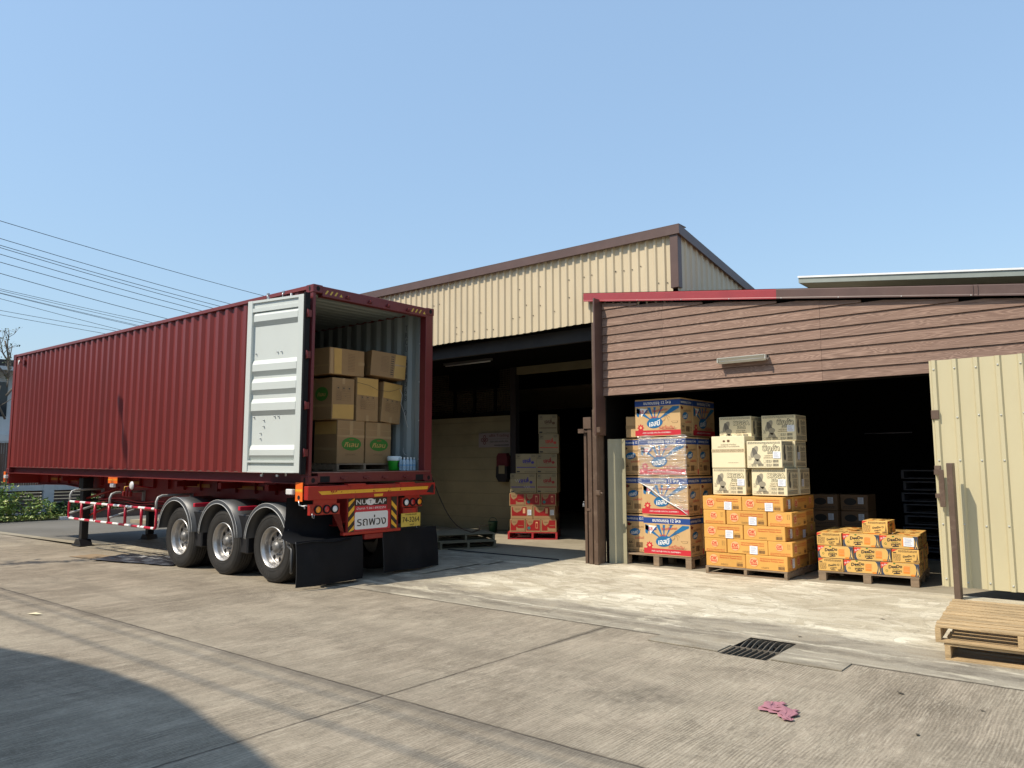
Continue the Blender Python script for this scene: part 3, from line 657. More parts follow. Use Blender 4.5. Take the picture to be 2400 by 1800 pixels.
Fc = [(2*i, 2*i+2, 2*i+3, 2*i+1) for i in range(len(ys)-1)]; b.add(V, Fc, M_inner); b.add([(x-.01, y, z) for x, y, z in V], [f[::-1] for f in Fc], M_cont); b.build('front_wall', ct)
# inside post liner, lashing bars and stencilled number on the far inner wall
b = MB(); b.box(-.16, -.13, WY-.13, WY-.09, .17, 2.8, M_inner); b.tube([(-.20, WY-.085, .2), (-.20, WY-.085, 2.78)], .014, M_doorp)
for z in (.35, 1.0, 1.65, 2.3): b.box(-.23, -.17, WY-.11, WY-.06, z, z+.02, M_doorp)
b.build('lashing_bar', ct)
b = MB(); frn = Fr((-.93, WY-.0645, 0), (-1, 0, 0), (0, 0, 1)); frn = Fr((-.59, WY-.0725, 0), (1, 0, 0), (0, 0, 1)); zz = 2.62; M_st = mat('stencil_grey', (.10, .11, .11), .6)
for ch in 'TRCU 519368 0':
    if ch != ' ': b.text(frn, 0, zz, ch, .10, M_st, w=.06 if ch not in 'I1' else .02, c=.002, bold=.02)
    zz -= .122
b.build('stencilled_number', ct)
# vents and small markings on the near side
b = MB(); frs = Fr((-LX, .018, 0), (1, 0, 0), (0, 0, 1))
b.box(-LX+.62, -LX+.72, .0, .03, 2.60, 2.72, M_contd, c=.004); b.build('vent', ct); b = MB(); b.shape(frs, [(.3, 2.74), (.42, 2.74), (.34, 2.68), (.30, 2.62)], M_white, .01); b.build('marking', ct)
# ---- open door, leaf swung right round to the side
def door_leaf(hx, hy, sg):
    a = math.radians(9.7 if sg < 0 else .3); c, s = math.cos(a), math.sin(a); Wd = 1.175
    r = empty('door', (hx-Wd*c, hy+sg*Wd*s, 0)); r.parent = ct
    # own axes: u to the hinge, up, outward normal away from the container
    u = Vector((c, -sg*s, 0)); n = Vector((-sg*s*-1 if False else 0, 0, 0)); nrm = Vector((s*1.0, sg*c, 0)) if sg > 0 else Vector((s, -c, 0))
    X = Matrix(((u.x, -nrm.x, 0, 0), (u.y, -nrm.y, 0, 0), (0, 0, 1, 0), (0, 0, 0, 1)))   # local +Y points into the container side
    def LB(): return MB()
    def fin(b, nm, par=r): 
        b.V = [tuple(X @ Vector(v)) for v in b.V]
        if X.to_3x3().determinant() < 0: b.F = [f[::-1] for f in b.F]
        return b.build(nm, par)
    z0, z1 = .165, 2.735
    b = LB(); b.box(.08, Wd-.1, 0, .004, z0, z1, M_doorp); b.box(.02, Wd, .045, .05, z0, z1, M_cont); fin(b, 'door_panel')
    for x0, x1, nm in ((0, .10, 'stile'), (Wd-.125, Wd, 'stile')):
        b = LB(); b.box(x0, x1, -.048, .045, z0, z1, M_doorp, c=.004); fin(b, nm)
    b = LB(); b.box(.10, Wd-.125, -.044, .03, z1-.035, z1, M_doorp); b.box(.10, Wd-.125, -.02, -.001, z1-.12, z1-.035, M_doorp); b.box(.10, Wd-.125, -.044, -.0, z1-.175, z1-.12, M_doorp); fin(b, 'top_rail')
    b = LB(); b.box(.10, Wd-.125, -.044, .03, z0, z0+.02, M_doorp); b.box(.10, Wd-.125, -.035, -.001, z0+.02, z0+.10, M_doorp); b.box(.10, Wd-.125, -.046, 0, z0+.145, z0+.175, M_doorp); fin(b, 'bottom_rail')
    for zt_, zb in ((2.57, 2.34), (1.83, 1.59), (1.555, 1.31), (1.25, 1.00), (.565, .345)):
        b = LB(); h0, h1 = zb, zt_; x0, x1 = .115, Wd-.125; dp = -.05
        V = [(x0, 0, h0), (x1, 0, h0), (x1, 0, h1), (x0, 0, h1), (x0+.03, dp, h0+.07), (x1, dp, h0+.07), (x1, dp, h1-.07), (x0+.03, dp, h1-.07)]
        b.add(V, [(4, 5, 6, 7), (3, 7, 6, 2), (0, 1, 5, 4), (0, 4, 7, 3), (1, 2, 6, 5)], M_doorp); fin(b, 'door_rib')
    for x, z in ((.17, 1.93), (.62, 1.93), (.70, 1.93), (.17, .98), (.60, .98), (.68, .98), (.38, .93), (.38, .84), (.32, .74), (.32, .66), (.14, 2.60), (.24, 2.60), (.62, 2.62), (.72, 2.62), (.20, .22), (.60, .22), (.68, .22)):
        b = LB(); b.tube([(x, .0, z), (x, -.022, z)], .010, M_steel, n=6); fin(b, 'bolt')
    b = LB(); b.box(Wd+.001, Wd+(.034 if sg < 0 else .01), -.065 if sg < 0 else -.02, .03, z0-.02, z1+.02, M_black); fin(b, 'door_gasket')
    for z in (.45, 1.12, 1.85, 2.45):
        if sg > 0: break
        b = LB(); b.tube([(Wd+.045, -.03, z-.06), (Wd+.045, -.03, z+.06)], .013, M_contd); b.box(Wd+.035, Wd+.07, -.03, .03, z-.05, z+.05, M_contd); fin(b, 'hinge')
    for x in (.30, .78):
        b = LB(); b.tube([(x, .075, z0-.05), (x, .075, z1+.07)], .017, M_steel); fin(b, 'locking_bar')
    # fixed clips on the leaf edge
    for x in (.38, .70):
        b = LB(); b.box(x-.02, x+.02, -.02, .01, z1+.06, z1+.10, M_steel, c=.004); b.tube([(x, -.02, z1+.0), (x, -.02, z1+.07)], .008, M_steel, n=6); fin(b, 'clip')
        b = LB(); b.box(x-.02, x+.02, -.03, .0, z0-.06, z0-.03, M_steel, c=.004); fin(b, 'clip')
door_leaf(-.05, -.07, -1)
door_leaf(-.16, WY+.085, 1)
# ================================================================== TRAILER
tr = empty('semi_trailer', CLOC, CROT, label='red skeletal truck trailer on three axles carrying the maroon container', cat='trailer')
M_tred = mat('trailer_red', (.24, .012, .009), .42, var=.15, vs=3, dirt=.35, dcol=(.10, .02, .015), ds=4)
M_bump = mat('bumper_red', (.37, .018, .010), .38, var=.1, vs=4, dirt=.75, dcol=(.09, .02, .015), ds=6)
M_ref = mat('reflective_yellow', (.78, .40, .03), .35, dirt=.35, dcol=(.35, .10, .03), ds=14)
M_amber = mat('amber_lens', (.80, .26, .01), .15, coat=.5); M_rlens = mat('red_lens', (.42, .01, .012), .15, coat=.5); M_clens = mat('clear_lens', (.72, .70, .68), .15, coat=.5)
M_orange = mat('orange_reflector', (.85, .16, .02), .3)
M_tyre = mat('tyre_rubber', (.017, .0155, .014), .72, var=.25, vs=6, dirt=.4, dcol=(.055, .045, .035), ds=5)
M_rim = mat('steel_rim', (.42, .41, .40), .36, metal=.75, var=.12, vs=5, dirt=.35, dcol=(.20, .16, .12), ds=6)
M_hub = mat('hub_grey', (.19, .185, .18), .45, metal=.4, dirt=.5)
M_fend = mat('grey_plastic', (.050, .051, .053), .42, var=.12, vs=4, dirt=.3, dcol=(.10, .095, .09), ds=5)
M_fendl = mat('fender_lip', (.50, .50, .49), .4)
M_leg = mat('black_steel', (.012, .012, .014), .45, var=.2)
M_gred = mat('guard_red', (.48, .012, .035), .35, var=.1); M_grey = mat('grey_tube', (.42, .42, .40), .4, var=.1, dirt=.3)
M_refd = mat('deep_orange_reflector', (.42, .16, .02), .4)  # darker and more orange than the yellow of the rear strip
def TR(b, nm, par=None): return b.build(nm, par or tr)
for y in (.70, 1.64):
    b = MB(); fr = Fr((0, y, 0), (1, 0, 0), (0, 0, 1))
    pts = [(-12.15, -.03), (-12.15, -.27), (-10.3, -.24), (-9.4, -.29), (-8.6, -.40), (-7.9, -.56), (-7.4, -.62), (-.2, -.62), (0, -.55), (0, -.03)]
    b.prism(fr, pts, .012, M_tred)
    P2 = [p for p in pts if p[1] < -.1]
    for (x0, z0), (x1, z1) in zip(P2[:-1], P2[1:]):
        V = [(x0, y-.06, z0), (x1, y-.06, z1), (x1, y+.07, z1), (x0, y+.07, z0)]; V += [(a, c, z-.014) for a, c, z in V]
        b.add(V, [(0, 1, 2, 3), (7, 6, 5, 4), (0, 4, 5, 1), (1, 5, 6, 2), (2, 6, 7, 3), (3, 7, 4, 0)], M_tred)
    b.box(-12.15, 0, y-.06, y+.07, -.03, -.016, M_tred)
    for x in fr_range(-11.4, -.6, 18): b.box(x-.006, x+.006, y-.05, y, -.22, -.03, M_tred)
    TR(b, 'frame_rail')
for x in (-12.1, -9.6, -7.2, -4.4, -2.9, -1.5, -.2): b = MB(); b.box(x-.05, x+.05, .02 if x in (-12.1, -.2) else .3, 2.42 if x in (-12.1, -.2) else 2.1, -.14 if x > -12 else -.24, -.04 if x > -12 else -.005, M_tred); TR(b, 'cross_member')
for x0, x1 in ((-11.3, -10.4), (-10.2, -9.5), (-7.4, -6.6), (-5.0, -3.9), (-3.1, -2.2), (-1.6, -.5)):
    b = MB(); b.box(x0, x1, .684, .687, -.16, -.10, M_refd); TR(b, 'side_reflector')
# wheels
def wheel(x, y0, sg, outer):
    """sg -1: dish faces the road side"""
    z = -.935+.0092*x; r = empty('wheel', (x, y0, z)); r.parent = tr; ax = (0, -sg*-1, 0)
    A = Vector((0, 1, 0)) if sg < 0 else Vector((0, -1, 0))
    b = MB(); R0, R1 = .522, .305
    prof = [(R1, .012), (R1+.03, .002), (.40, -.008), (.46, .0), (.492, .014), (.512, .034), (R0, .05)]
    for g in range(4): q = .075+g*.045; prof += [(R0, q), (R0-.010, q+.003), (R0-.010, q+.010), (R0, q+.013)]
    prof += [(R0, .235), (.512, .25), (.492, .268), (.46, .282), (.40, .288), (R1+.03, .28), (R1, .27)]
    b.lathe(prof, (0, 0, 0), A, M_tyre, n=72)
    for rr in (.335, .44, .478): b.lathe([(rr, -.0085 if rr < .46 else .006), (rr+.003, -.011 if rr < .46 else .003), (rr+.006, -.0085 if rr < .46 else .006)], (0, 0, 0), A, M_tyre, n=72)
    if outer:   # raised sidewall lettering
        for word, a0 in (('RADIAL', 75), ('TUBELESS', 215)):
            for i, ch in enumerate(word):
                t = math.radians(a0-i*6.8); u = Vector((math.sin(t), 0, -math.cos(t)))*-1; rv = Vector((math.cos(t), 0, math.sin(t)))
                if a0 > 180: t = math.radians(a0+i*6.8)
                rv = Vector((math.cos(t), 0, math.sin(t))); v = rv if a0 < 180 else -rv; u = Vector((v.z, 0, -v.x))
                if sg > 0: u = -u
                b.text(Fr(rv*.405+A*-.009, u, v), 0, 0, ch, .042, M_fend, c=.001, w=.026)
    b.build('tyre', r)
    b = MB(); b.lathe([(.306, .012), (.300, .0), (.292, .002), (.286, .02), (.268, .035), (.262, .06), (.258, .10), (.252, .125), (.240, .132), (.215, .128), (.175, .116), (.11, .116), (.09, .122), (.08, .122)], (0, 0, 0), A, M_rim, n=56)
    if outer:
        fr = Fr(A*.118, (1, 0, 0) if sg < 0 else (-1, 0, 0), (0, 0, 1))
        for k in range(8):
            t = 2*PI*k/8+.2; b.ell(fr, .187*math.cos(t), .187*math.sin(t), .031, .036, M_hole, c=.0035 if True else 0, n=16)
        for k in range(10):
            t = 2*PI*k/10; b.tube([fr.p(.122*math.cos(t), .122*math.sin(t), .0), fr.p(.122*math.cos(t), .122*math.sin(t), .025)], .010, M_hub, n=6)
    b.build('rim', r)
    b = MB(); b.lathe([(.088, .122), (.084, .07), (.076, .058), (.06, .052), (.052, .04), (.035, .036), (0, .036)], (0, 0, 0), A, M_hub, n=28); b.build('hub', r)
for x in (-.90, -2.28, -3.66):
    wheel(x, .035, -1, True); wheel(x, .36, -1, False); wheel(x, WY-.035, 1, True); wheel(x, WY-.36, 1, False)
    b = MB(); b.tube([(x, .3, -.94), (x, WY-.3, -.94)], .075, M_leg); TR(b, 'axle')
# mudguards
for fx in (-.965, -2.35, -3.74):
    for y0, y1, s in ((-.025, .60, -1), (WY-.60, WY+.025, 1)):
        b = MB(); n = 26; zc = -.895; Ro = .60; P = []
        for i in range(n+1):
            t = math.radians(176-i*172/n); P.append((fx+Ro*math.cos(t), zc+Ro*math.sin(t)))
        th = .012; V = []
        for i, (px, pz) in enumerate(P):
            d = Vector((px-fx, pz-zc)).normalized(); V += [(px, y0, pz), (px, y1, pz), (px-d.x*th, y1, pz-d.y*th), (px-d.x*th, y0, pz-d.y*th)]
        Fc = []
        for i in range(n):
            a = 4*i
            for j in range(4): Fc.append((a+j, a+4+j, a+4+(j+1) % 4, a+(j+1) % 4))
        b.add(V, Fc, M_fend, True)
        # rolled face on the outer side
        ye = y0 if s < 0 else y1; V = []
        for px, pz in P:
            d = Vector((px-fx, pz-zc)).normalized(); V += [(px, ye, pz), (px-d.x*.055, ye+s*.012, pz-d.y*.055)]
        b.add(V, [(2*i, 2*i+1, 2*i+3, 2*i+2) if s < 0 else (2*i, 2*i+2, 2*i+3, 2*i+1) for i in range(n)], M_fend, True); TR(b, 'mudguard')
        b = MB(); b.tube([(fx+(px-fx)*.905, ye+s*.012, zc+(pz-zc)*.905) for px, pz in P], .006, M_fendl, n=6); b.tube([(px, ye, pz) for px, pz in P], .004, M_fendl, n=6); b.build('lip', None).parent = tr
for x in (-3.12, -1.74):
    b = MB(); b.box(x-.03, x+.03, -.02, .62, -.44, -.375, M_gred, c=.006); TR(b, 'guard_bracket')
    b = MB(); b.box(x-.16, x+.14, .06, .6, -1.10, -.50, M_leg, c=.02); b.box(x-.5, x+.5, .62, .64, -1.0, -.33, M_leg); TR(b, 'splash_plate_and_shade')  # hung plate, plus an added black sheet standing in for shade behind
# side guards
def guard(y, s):
    g = empty('side_guard', (0, 0, 0)); g.parent = tr; xa, xb, zt_, zb = -8.36, -4.5, -.535, -.88
    b = MB()
    for z in (zt_, zb):
        x = xa+.06; k = 0
        while x < xb-.06:
            e = min(x+.26, xb-.06); b.tube([(x, y, z), (e, y, z)], .024, M_gred if k % 2 else M_white, n=10, cap=False); x = e; k += 1
    for x, d in ((xa, 1), (xb, -1)):
        b.tube([(x+.06*d, y, zt_), (x+.015*d, y, zt_-.015), (x, y, zt_-.06), (x, y, zb+.06), (x+.015*d, y, zb+.015), (x+.06*d, y, zb)], .024, M_gred, n=10)
    b.build('rail_loop', g)
    for x in (-7.72, -7.07, -6.43, -5.73, -5.07):
        b = MB(); b.tube([(x, y, zt_), (x, y, zb)], .026, M_gred, n=10); b.build('upright', g)
    for x in (-8.33, -6.42, -4.52):
        b = MB(); yi = .66 if s < 0 else WY-.66; sg = 1 if s < 0 else -1
        b.tube([(x, y, zt_), (x, y, -.40), (x, y+sg*.03, -.33), (x, y+sg*.10, -.30), (x, yi, -.29)], .022, M_grey, n=10)
        b.tube([(x+.02, y, zb+.10), (x+.02, yi, zb+.28)], .022, M_grey, n=8)
        b.box(x-.01, x+.01, yi-.02 if s < 0 else yi-.25, yi+.25 if s < 0 else yi+.02, -.52, -.28, M_grey); b.build('hoop', g)
guard(.02, -1); guard(WY-.02, 1)
for y in (.50, 1.94):
    l = empty('landing_leg', (-8.78, y, 0)); l.parent = tr
    b = MB(); b.box(-.085, .085, -.085, .085, -.95, -.05, M_leg, c=.006); b.box(-.11, .11, -.11, .11, -.34, -.06, M_leg, c=.008); b.build('outer_tube', l)
    b = MB(); b.box(-.07, .07, -.07, .07, -1.40, -.9, M_leg, c=.006); b.build('inner_tube', l)
    b = MB(); V = []
    for z, h in ((-1.50, .19), (-1.38, .09)): V += [(-h, -.12, z), (h, -.12, z), (h, .12, z), (-h, .12, z)]
    b.add(V, [(3, 2, 1, 0), (4, 5, 6, 7), (0, 1, 5, 4), (1, 2, 6, 5), (2, 3, 7, 6), (3, 0, 4, 7)], M_leg); b.box(-.22, .22, -.15, .15, -1.525, -1.50, M_leg, c=.004); b.build('foot', l)
b = MB(); b.tube([(-8.78, .6, -.55), (-8.78, 1.85, -.55)], .03, M_leg); b.tube([(-8.7, .5, -.5), (-7.6, .7, -.25)], .025, M_tred); b.tube([(-8.78, .55, -.9), (-7.7, .9, -.5)], .025, M_tred); TR(b, 'leg_brace')
# a few boxes and lines under the deck
b = MB(); b.box(-7.0, -6.2, 1.0, 1.4, -.62, -.2, M_leg); b.tube([(-7.2, .9, -.62), (-6.0, .9, -.62)], .09, M_tred, n=14); TR(b, 'air_tank')
for k in range(3):
    b = MB(); x = -5.98+k*.13; b.box(x, x+.06, .05, .11, -.36, -.26, M_tred, c=.01); b.tube([(x+.03, .08, -.26), (x+.03, .08, -.18), (x+.05, .2, -.16), (x+.06, .5, -.2)], .010, M_gred if k else M_ref, n=6); TR(b, 'brake_valve')
for k in range(4):
    b = MB(); b.tube([(x_, .62+.02*k, -.46-.03*k-.05*math.sin((x_+k)*1.7)**2) for x_ in fr_range(-8.4, -.6, 30)], .011, M_leg if k % 2 else M_gred, n=5); TR(b, 'air_hose')
# rear beam, lights, boards
b = MB(); b.box(0, .10, -.07, 2.42, -.215, -.02, M_bump, c=.006)
for y0, y1 in ((.62, .95), (1.62, 1.95)): b.box(.0, .112, y0, y1, -.03, .0, M_bump, c=.004); b.box(.02, .108, y0+.04, y1-.05, -.075, -.02, M_bump, c=.003)
TR(b, 'rear_beam')
frr = Fr((.10, 0, 0), (0, 1, 0), (0, 0, 1)); R = random.Random(9)
b = MB(); b.shape(frr, [(.10, -.095), (2.26, -.075), (2.24, -.125), (.16, -.145)], M_ref); 
for i in range(26):
    y = R.uniform(.3, 2.2); z = R.uniform(-.14, -.08); q = R.uniform(.008, .03); b.shape(frr, [(y, z), (y+q, z+R.uniform(-.01, .01)), (y+q*1.2, z+q*.6), (y+q*.3, z+q*.7)], M_bump, .0025)
b.shape(frr, [(1.12, -.165), (1.30, -.16), (1.29, -.20), (1.13, -.205)], M_ref); TR(b, 'reflective_strip')
b = MB(); b.shape(Fr((.10, 0, 0), (0, 1, 0), (0, 0, 1)), [(2.22, -.17), (2.34, -.05), (2.38, -.05), (2.38, -.19)], M_leg); b.text(frr, 2.345, -.10, '4R', .07, M_leg, c=.003); TR(b, 'painted_mark')
def lamps(y0, y1, z0, z1, L_):
    p = empty('lamp_panel', (.07, 0, 0)); p.parent = tr
    b = MB(); b.box(-.06, 0, y0, y1, z0, z1, M_bump, c=.004); b.box(-.02, .0, y0+.06, y1-.06, z1, z1+.06, M_bump); b.build('plate', p)
    for y, m in L_:
        b = MB(); zc = (z0+z1)/2; b.lathe([(.062, -.0), (.062, .022), (.048, .026), (.046, .018)], (0, y, zc), (1, 0, 0), M_black, n=24); b.lathe([(.047, .016), (.035, .024), (.018, .028), (0, .029)], (0, y, zc), (1, 0, 0), m, n=24); b.build('tail_lamp', p)
lamps(-.01, .51, -.43, -.275, ((.12, M_amber), (.27, M_rlens), (.41, M_clens)))
lamps(1.72, 2.15, -.395, -.245, ((1.80, M_clens), (1.94, M_rlens), (2.08, M_amber)))
b = MB(); b.box(.0, .05, .66, 1.66, -.72, -.20, M_tred, c=.004); b.box(-.02, .06, .59, 1.71, -.755, -.71, M_bump, c=.006); b.box(-.02, .05, 1.0, 1.36, -.84, -.755, M_tred, c=.01)
V = [(.02, .42, -.43), (.02, .55, -.43), (.02, .64, -.72), (.02, .58, -.72)]; b.add(V, [(0, 3, 2, 1), (0, 1, 2, 3)], M_tred); TR(b, 'rear_panel')
frp = Fr((.052, 0, 0), (0, 1, 0), (0, 0, 1)); M_bk = mat('sign_black', (.012, .012, .012), .35); M_sred = mat('sign_red', (.50, .012, .03), .4); M_letw = mat('letter_white', (.72, .70, .66), .4)
sg = empty('name_board', (0, 0, 0)); sg.parent = tr
b = MB(); b.rect(frp, .80, 1.42, -.335, -.222, M_bk, .004); b.rect(frp, .80, 1.42, -.405, -.335, M_sred, .004)
b.text(frp, .915, -.280, 'NU', .075, M_letw, c=.006, w=.19, bold=.008); b.ell(frp, 1.09, -.280, .085, .05, M_letw, .007); b.text(frp, 1.09, -.28, 'T', .055, M_bk, c=.009); b.text(frp, 1.285, -.280, 'LAP', .075, M_letw, c=.006, w=.23, bold=.008)
b.text(frp, 1.11, -.372, 'นำลาภ T.061-8932591', .034, M_letw, c=.006, w=.56, bold=.01); b.build('board', sg)
b = MB(); b.rect(frp, .79, 1.485, -.70, -.405, M_sred, .004)
def rrect(b, fr, a0, a1, b0, b1, r, m, c):
    P = []
    for cx, cy, t0 in ((a1-r, b1-r, 0), (a0+r, b1-r, 90), (a0+r, b0+r, 180), (a1-r, b0+r, 270)):
        for k in range(6): t = math.radians(t0+k*18); P.append((cx+r*math.cos(t), cy+r*math.sin(t)))
    b.shape(fr, P, m, c)
rrect(b, frp, .795, 1.44, -.682, -.425, .03, M_letw, .006); b.text(frp, 1.12, -.555, 'รถพ่วง', .13, M_bk, c=.009, w=.56, bold=.012); b.build('warning_board', sg)
for y0, y1, s in ((.675, .785, 1), (1.51, 1.62, -1)):
    b = MB(); b.rect(frp, y0, y1, -.71, -.215, M_bk, .005); k = 0; z = -.78
    while z < -.2:
        P = [(y0, z), (y1, z+.10*s), (y1, z+.07+.10*s), (y0, z+.07)]
        P = [(a, max(-.71, min(-.215, q))) for a, q in P]
        if abs(P[0][1]-P[3][1])+abs(P[1][1]-P[2][1]) > .01: b.shape(frp, P, M_ref, .007)
        z += .145
    TR(b, 'hazard_strip')
b = MB(); M_plate = mat('plate_yellow', (.62, .44, .07), .4, dirt=.25); b.box(.09, .094, 1.685, 2.095, -.70, -.49, M_plate); f2 = Fr((.095, 0, 0), (0, 1, 0), (0, 0, 1))
b.text(f2, 1.89, -.512, 'THAILAND', .024, M_bk, w=.25, bold=.01); b.text(f2, 1.89, -.590, '74-3264', .085, M_bk, w=.36, bold=.012); b.text(f2, 1.91, -.673, 'ชลบุรี', .028, M_bk, w=.09, bold=.01)
b.box(.0, .09, 1.72, 1.76, -.50, -.40, M_tred); b.box(.0, .09, 2.0, 2.04, -.50, -.40, M_tred); b.box(.02, .088, 1.74, 2.02, -.49, -.41, M_bump); TR(b, 'number_plate')
# orange corner marker, side lamps
def marker(x, y, z, w_, h, facing=1):
    m_ = empty('corner_marker', (x, y, z)); m_.parent = tr
    fr = Fr((0, 0, 0), (1, 0, 0), (0, 0, 1)); b = MB(); b.box(0, w_, 0, .012, -h, 0, M_orange, c=.002); b.rect(fr, 0, w_, -h*.52, -h*.36, M_ref); b.rect(fr, 0, w_, -h*.50, -h*.48, M_orange, .002)
    if h > .15: b.ell(fr, w_*.5, -h*.8, .032, .032, M_hole)
    b.build('plate', m_)
marker(-.26, -.03, .03, .17, .27); marker(-12.30, -.02, .04, .12, .25); marker(-6.45, -.02, -.0, .40, .115)
b = MB(); b.box(-.46, -.30, -.06, .0, -.15, -.07, M_clens, c=.01); TR(b, 'side_lamp')
b = MB(); b.box(-6.32, -6.18, -.04, .02, -.19, -.12, M_clens, c=.008); TR(b, 'side_lamp')
b = MB(); b.box(-12.2, -12.08, -.05, .02, -.12, -.04, M_clens, c=.01); TR(b, 'side_lamp')
b = MB(); b.lathe([(.0, -.03), (.05, -.028), (.075, -.01), (.078, .0)], (-5.51, .02, -.14), (0, 1, 0), M_clens, n=24); TR(b, 'round_reflector')
b = MB(); b.tube([(-.17, -.03, -.23), (-.16, -.03, -.29), (-.10, 0, -.31), (-.05, .0, -.30)], .010, M_steel, n=6); b.tube([(-.06, 0, -.34), (-.1, .01, -.30), (-.04, .03, -.30)], .014, M_steel, n=6); TR(b, 'chain_hook')
b = MB(); b.tube([(.08, .02, -.40), (.09, .02, -.46), (.09, .045, -.47), (.09, .05, -.42)], .006, M_steel, n=6); TR(b, 'hook')
# mud flaps: hung sheets, the near one bellied where it is hooked back
def flap(y0, y1, ztop, zbot, xb, nm, seed, wrap=0):
    b = MB(); R = random.Random(seed); nu, nv = 22, 12; ph = R.uniform(0, 6)
    V = []
    for j in range(nv+1):
        for i in range(nu+1):
            u, v = i/nu, j/nv; y = y0+(y1-y0)*u; z = zbot+(ztop-zbot)*v
            x = xb+.03*math.sin(u*5+ph)*(1-v)+.02*math.sin(u*11+ph*2)*(1-v)**2-.06*v*v
            if wrap: 
                k = max(0, .16-u)/.16; x -= wrap*k*k*(1.1-.3*v); 
            V.append((x, y, z))
    Fc = [(j*(nu+1)+i, j*(nu+1)+i+1, (j+1)*(nu+1)+i+1, (j+1)*(nu+1)+i) for j in range(nv) for i in range(nu)]
    b.add(V, Fc, M_black, True); b.add([(x-.008, y, z) for x, y, z in V], [f[::-1] for f in Fc], M_black, True)
    b.tube([V[i*(nu+1)] for i in range(nv+1)], .004, M_fend, n=4)
    TR(b, nm)
flap(-.20, .97, -.78, -1.40, .09, 'mud_flap', 2); flap(1.37, 2.53, -.74, -1.37, .07, 'mud_flap', 5)
b = MB(); V = []; nu = 8
rows = [(-.20, -.42), (-.45, -.43), (-.66, -.42), (-.76, -.34), (-.80, -.12), (-.81, .06)]
for z, x in rows:
    for i in range(nu+1): u = i/nu; V.append((x+.10*u*(1 if z > -.7 else .2), -.06-.14*smooth((-.6-z)/.2)+u*.95, z+.015*math.sin(u*7)))
Fc = [(j*(nu+1)+i, (j+1)*(nu+1)+i, (j+1)*(nu+1)+i+1, j*(nu+1)+i+1) for j in range(len(rows)-1) for i in range(nu)]
b.add(V, Fc, M_black, True); b.add([(x-.006, y, z) for x, y, z in V], [f[::-1] for f in Fc], M_black, True); TR(b, 'wheel_splash_sheet')
b = MB(); b.tube([(-.30, -.10, -.86), (-.12, -.16, -.90), (-.10, -.17, -1.2), (-.13, -.15, -1.22)], .02, M_fend, n=6); TR(b, 'flap_strap')
b = MB(); b.box(-.45, -.40, 1.4, 2.42, -.78, -.2, M_black); TR(b, 'wheel_splash_sheet')
# ================================================================== CARTONS
def cardboard(name, col, gloss=.6, rnd=.06):
    return mat(name, col, gloss, var=.07, vs=3, bump=.12, bs=9, rnd=rnd, dirt=.10, dcol=tuple(c*.6 for c in col), ds=5, spec=.3)
K_tan = cardboard('tan_board', (.56, .365, .175)); K_kraft = cardboard('kraft_board', (.31, .185, .082)); K_kraft2 = cardboard('light_tape_board', (.52, .31, .095), .35)
K_yel = cardboard('orange_yellow_board', (.67, .35, .085)); K_cream = cardboard('cream_board', (.76, .66, .43)); K_dee = cardboard('yellow_print_board', (.70, .42, .12))
K_red = cardboard('brown_red_board', (.38, .23, .11)); K_jelly = cardboard('buff_board', (.34, .265, .145)); K_in = mat('board_edge', (.30, .19, .09), .8)
I_navy = mat('navy_print', (.012, .055, .24), .55); I_blue = mat('blue_print', (.010, .14, .32), .5); I_red = mat('red_print', (.55, .022, .035), .5); I_brn = mat('brown_print', (.14, .07, .03), .6)
I_wht = mat('white_print', (.85, .82, .76), .5); I_grey = mat('grey_print', (.13, .115, .09), .6); I_lgrey = mat('mid_grey_print', (.30, .265, .19), .6); I_org = mat('orange_print', (.80, .25, .03), .5)
I_rorg = mat('scarlet_print', (.62, .045, .02), .5); I_lyel = mat('pale_yellow_print', (.78, .52, .18), .5); I_slate = mat('slate_print', (.035, .05, .085), .5); I_grn = mat('green_print', (.045, .18, .02), .55)
I_dred = mat('dark_red_print', (.34, .008, .006), .5); I_peach = mat('peach_print', (.80, .42, .20), .55); I_pur = mat('violet_print', (.06, .035, .26), .5); I_teal = mat('teal_print', (.03, .18, .17), .5)
K_tape = mat('parcel_tape', (.42, .27, .13), .22, coat=.2); M_tapec = mat('clear_tape_sheen', (.60, .46, .28), .18)
def faces(w_, d_, h):
    return dict(front=Fr((0, 0, 0), (1, 0, 0), (0, 0, 1)), right=Fr((w_, 0, 0), (0, 1, 0), (0, 0, 1)), left=Fr((0, d_, 0), (0, -1, 0), (0, 0, 1)), top=Fr((0, 0, h), (1, 0, 0), (0, 1, 0)), back=Fr((w_, d_, 0), (-1, 0, 0), (0, 0, 1)))
def carton(w_, d_, h, m, seed=0, bulge=.004, tape=None):
    """one closed box: faces swell a little and the edges are soft; a slit across the lid"""
    b = MB(); R = random.Random(seed); b.box(0, w_, 0, d_, 0, h, m, c=.006)
    f = faces(w_, d_, h)
    b.rect(f['top'], .006, w_-.006, d_/2-.0015, d_/2+.0015, K_in, .0006)
    if tape: b.rect(f['top'], .0, w_, d_/2-.03, d_/2+.03, tape, .0012)
    return b, f
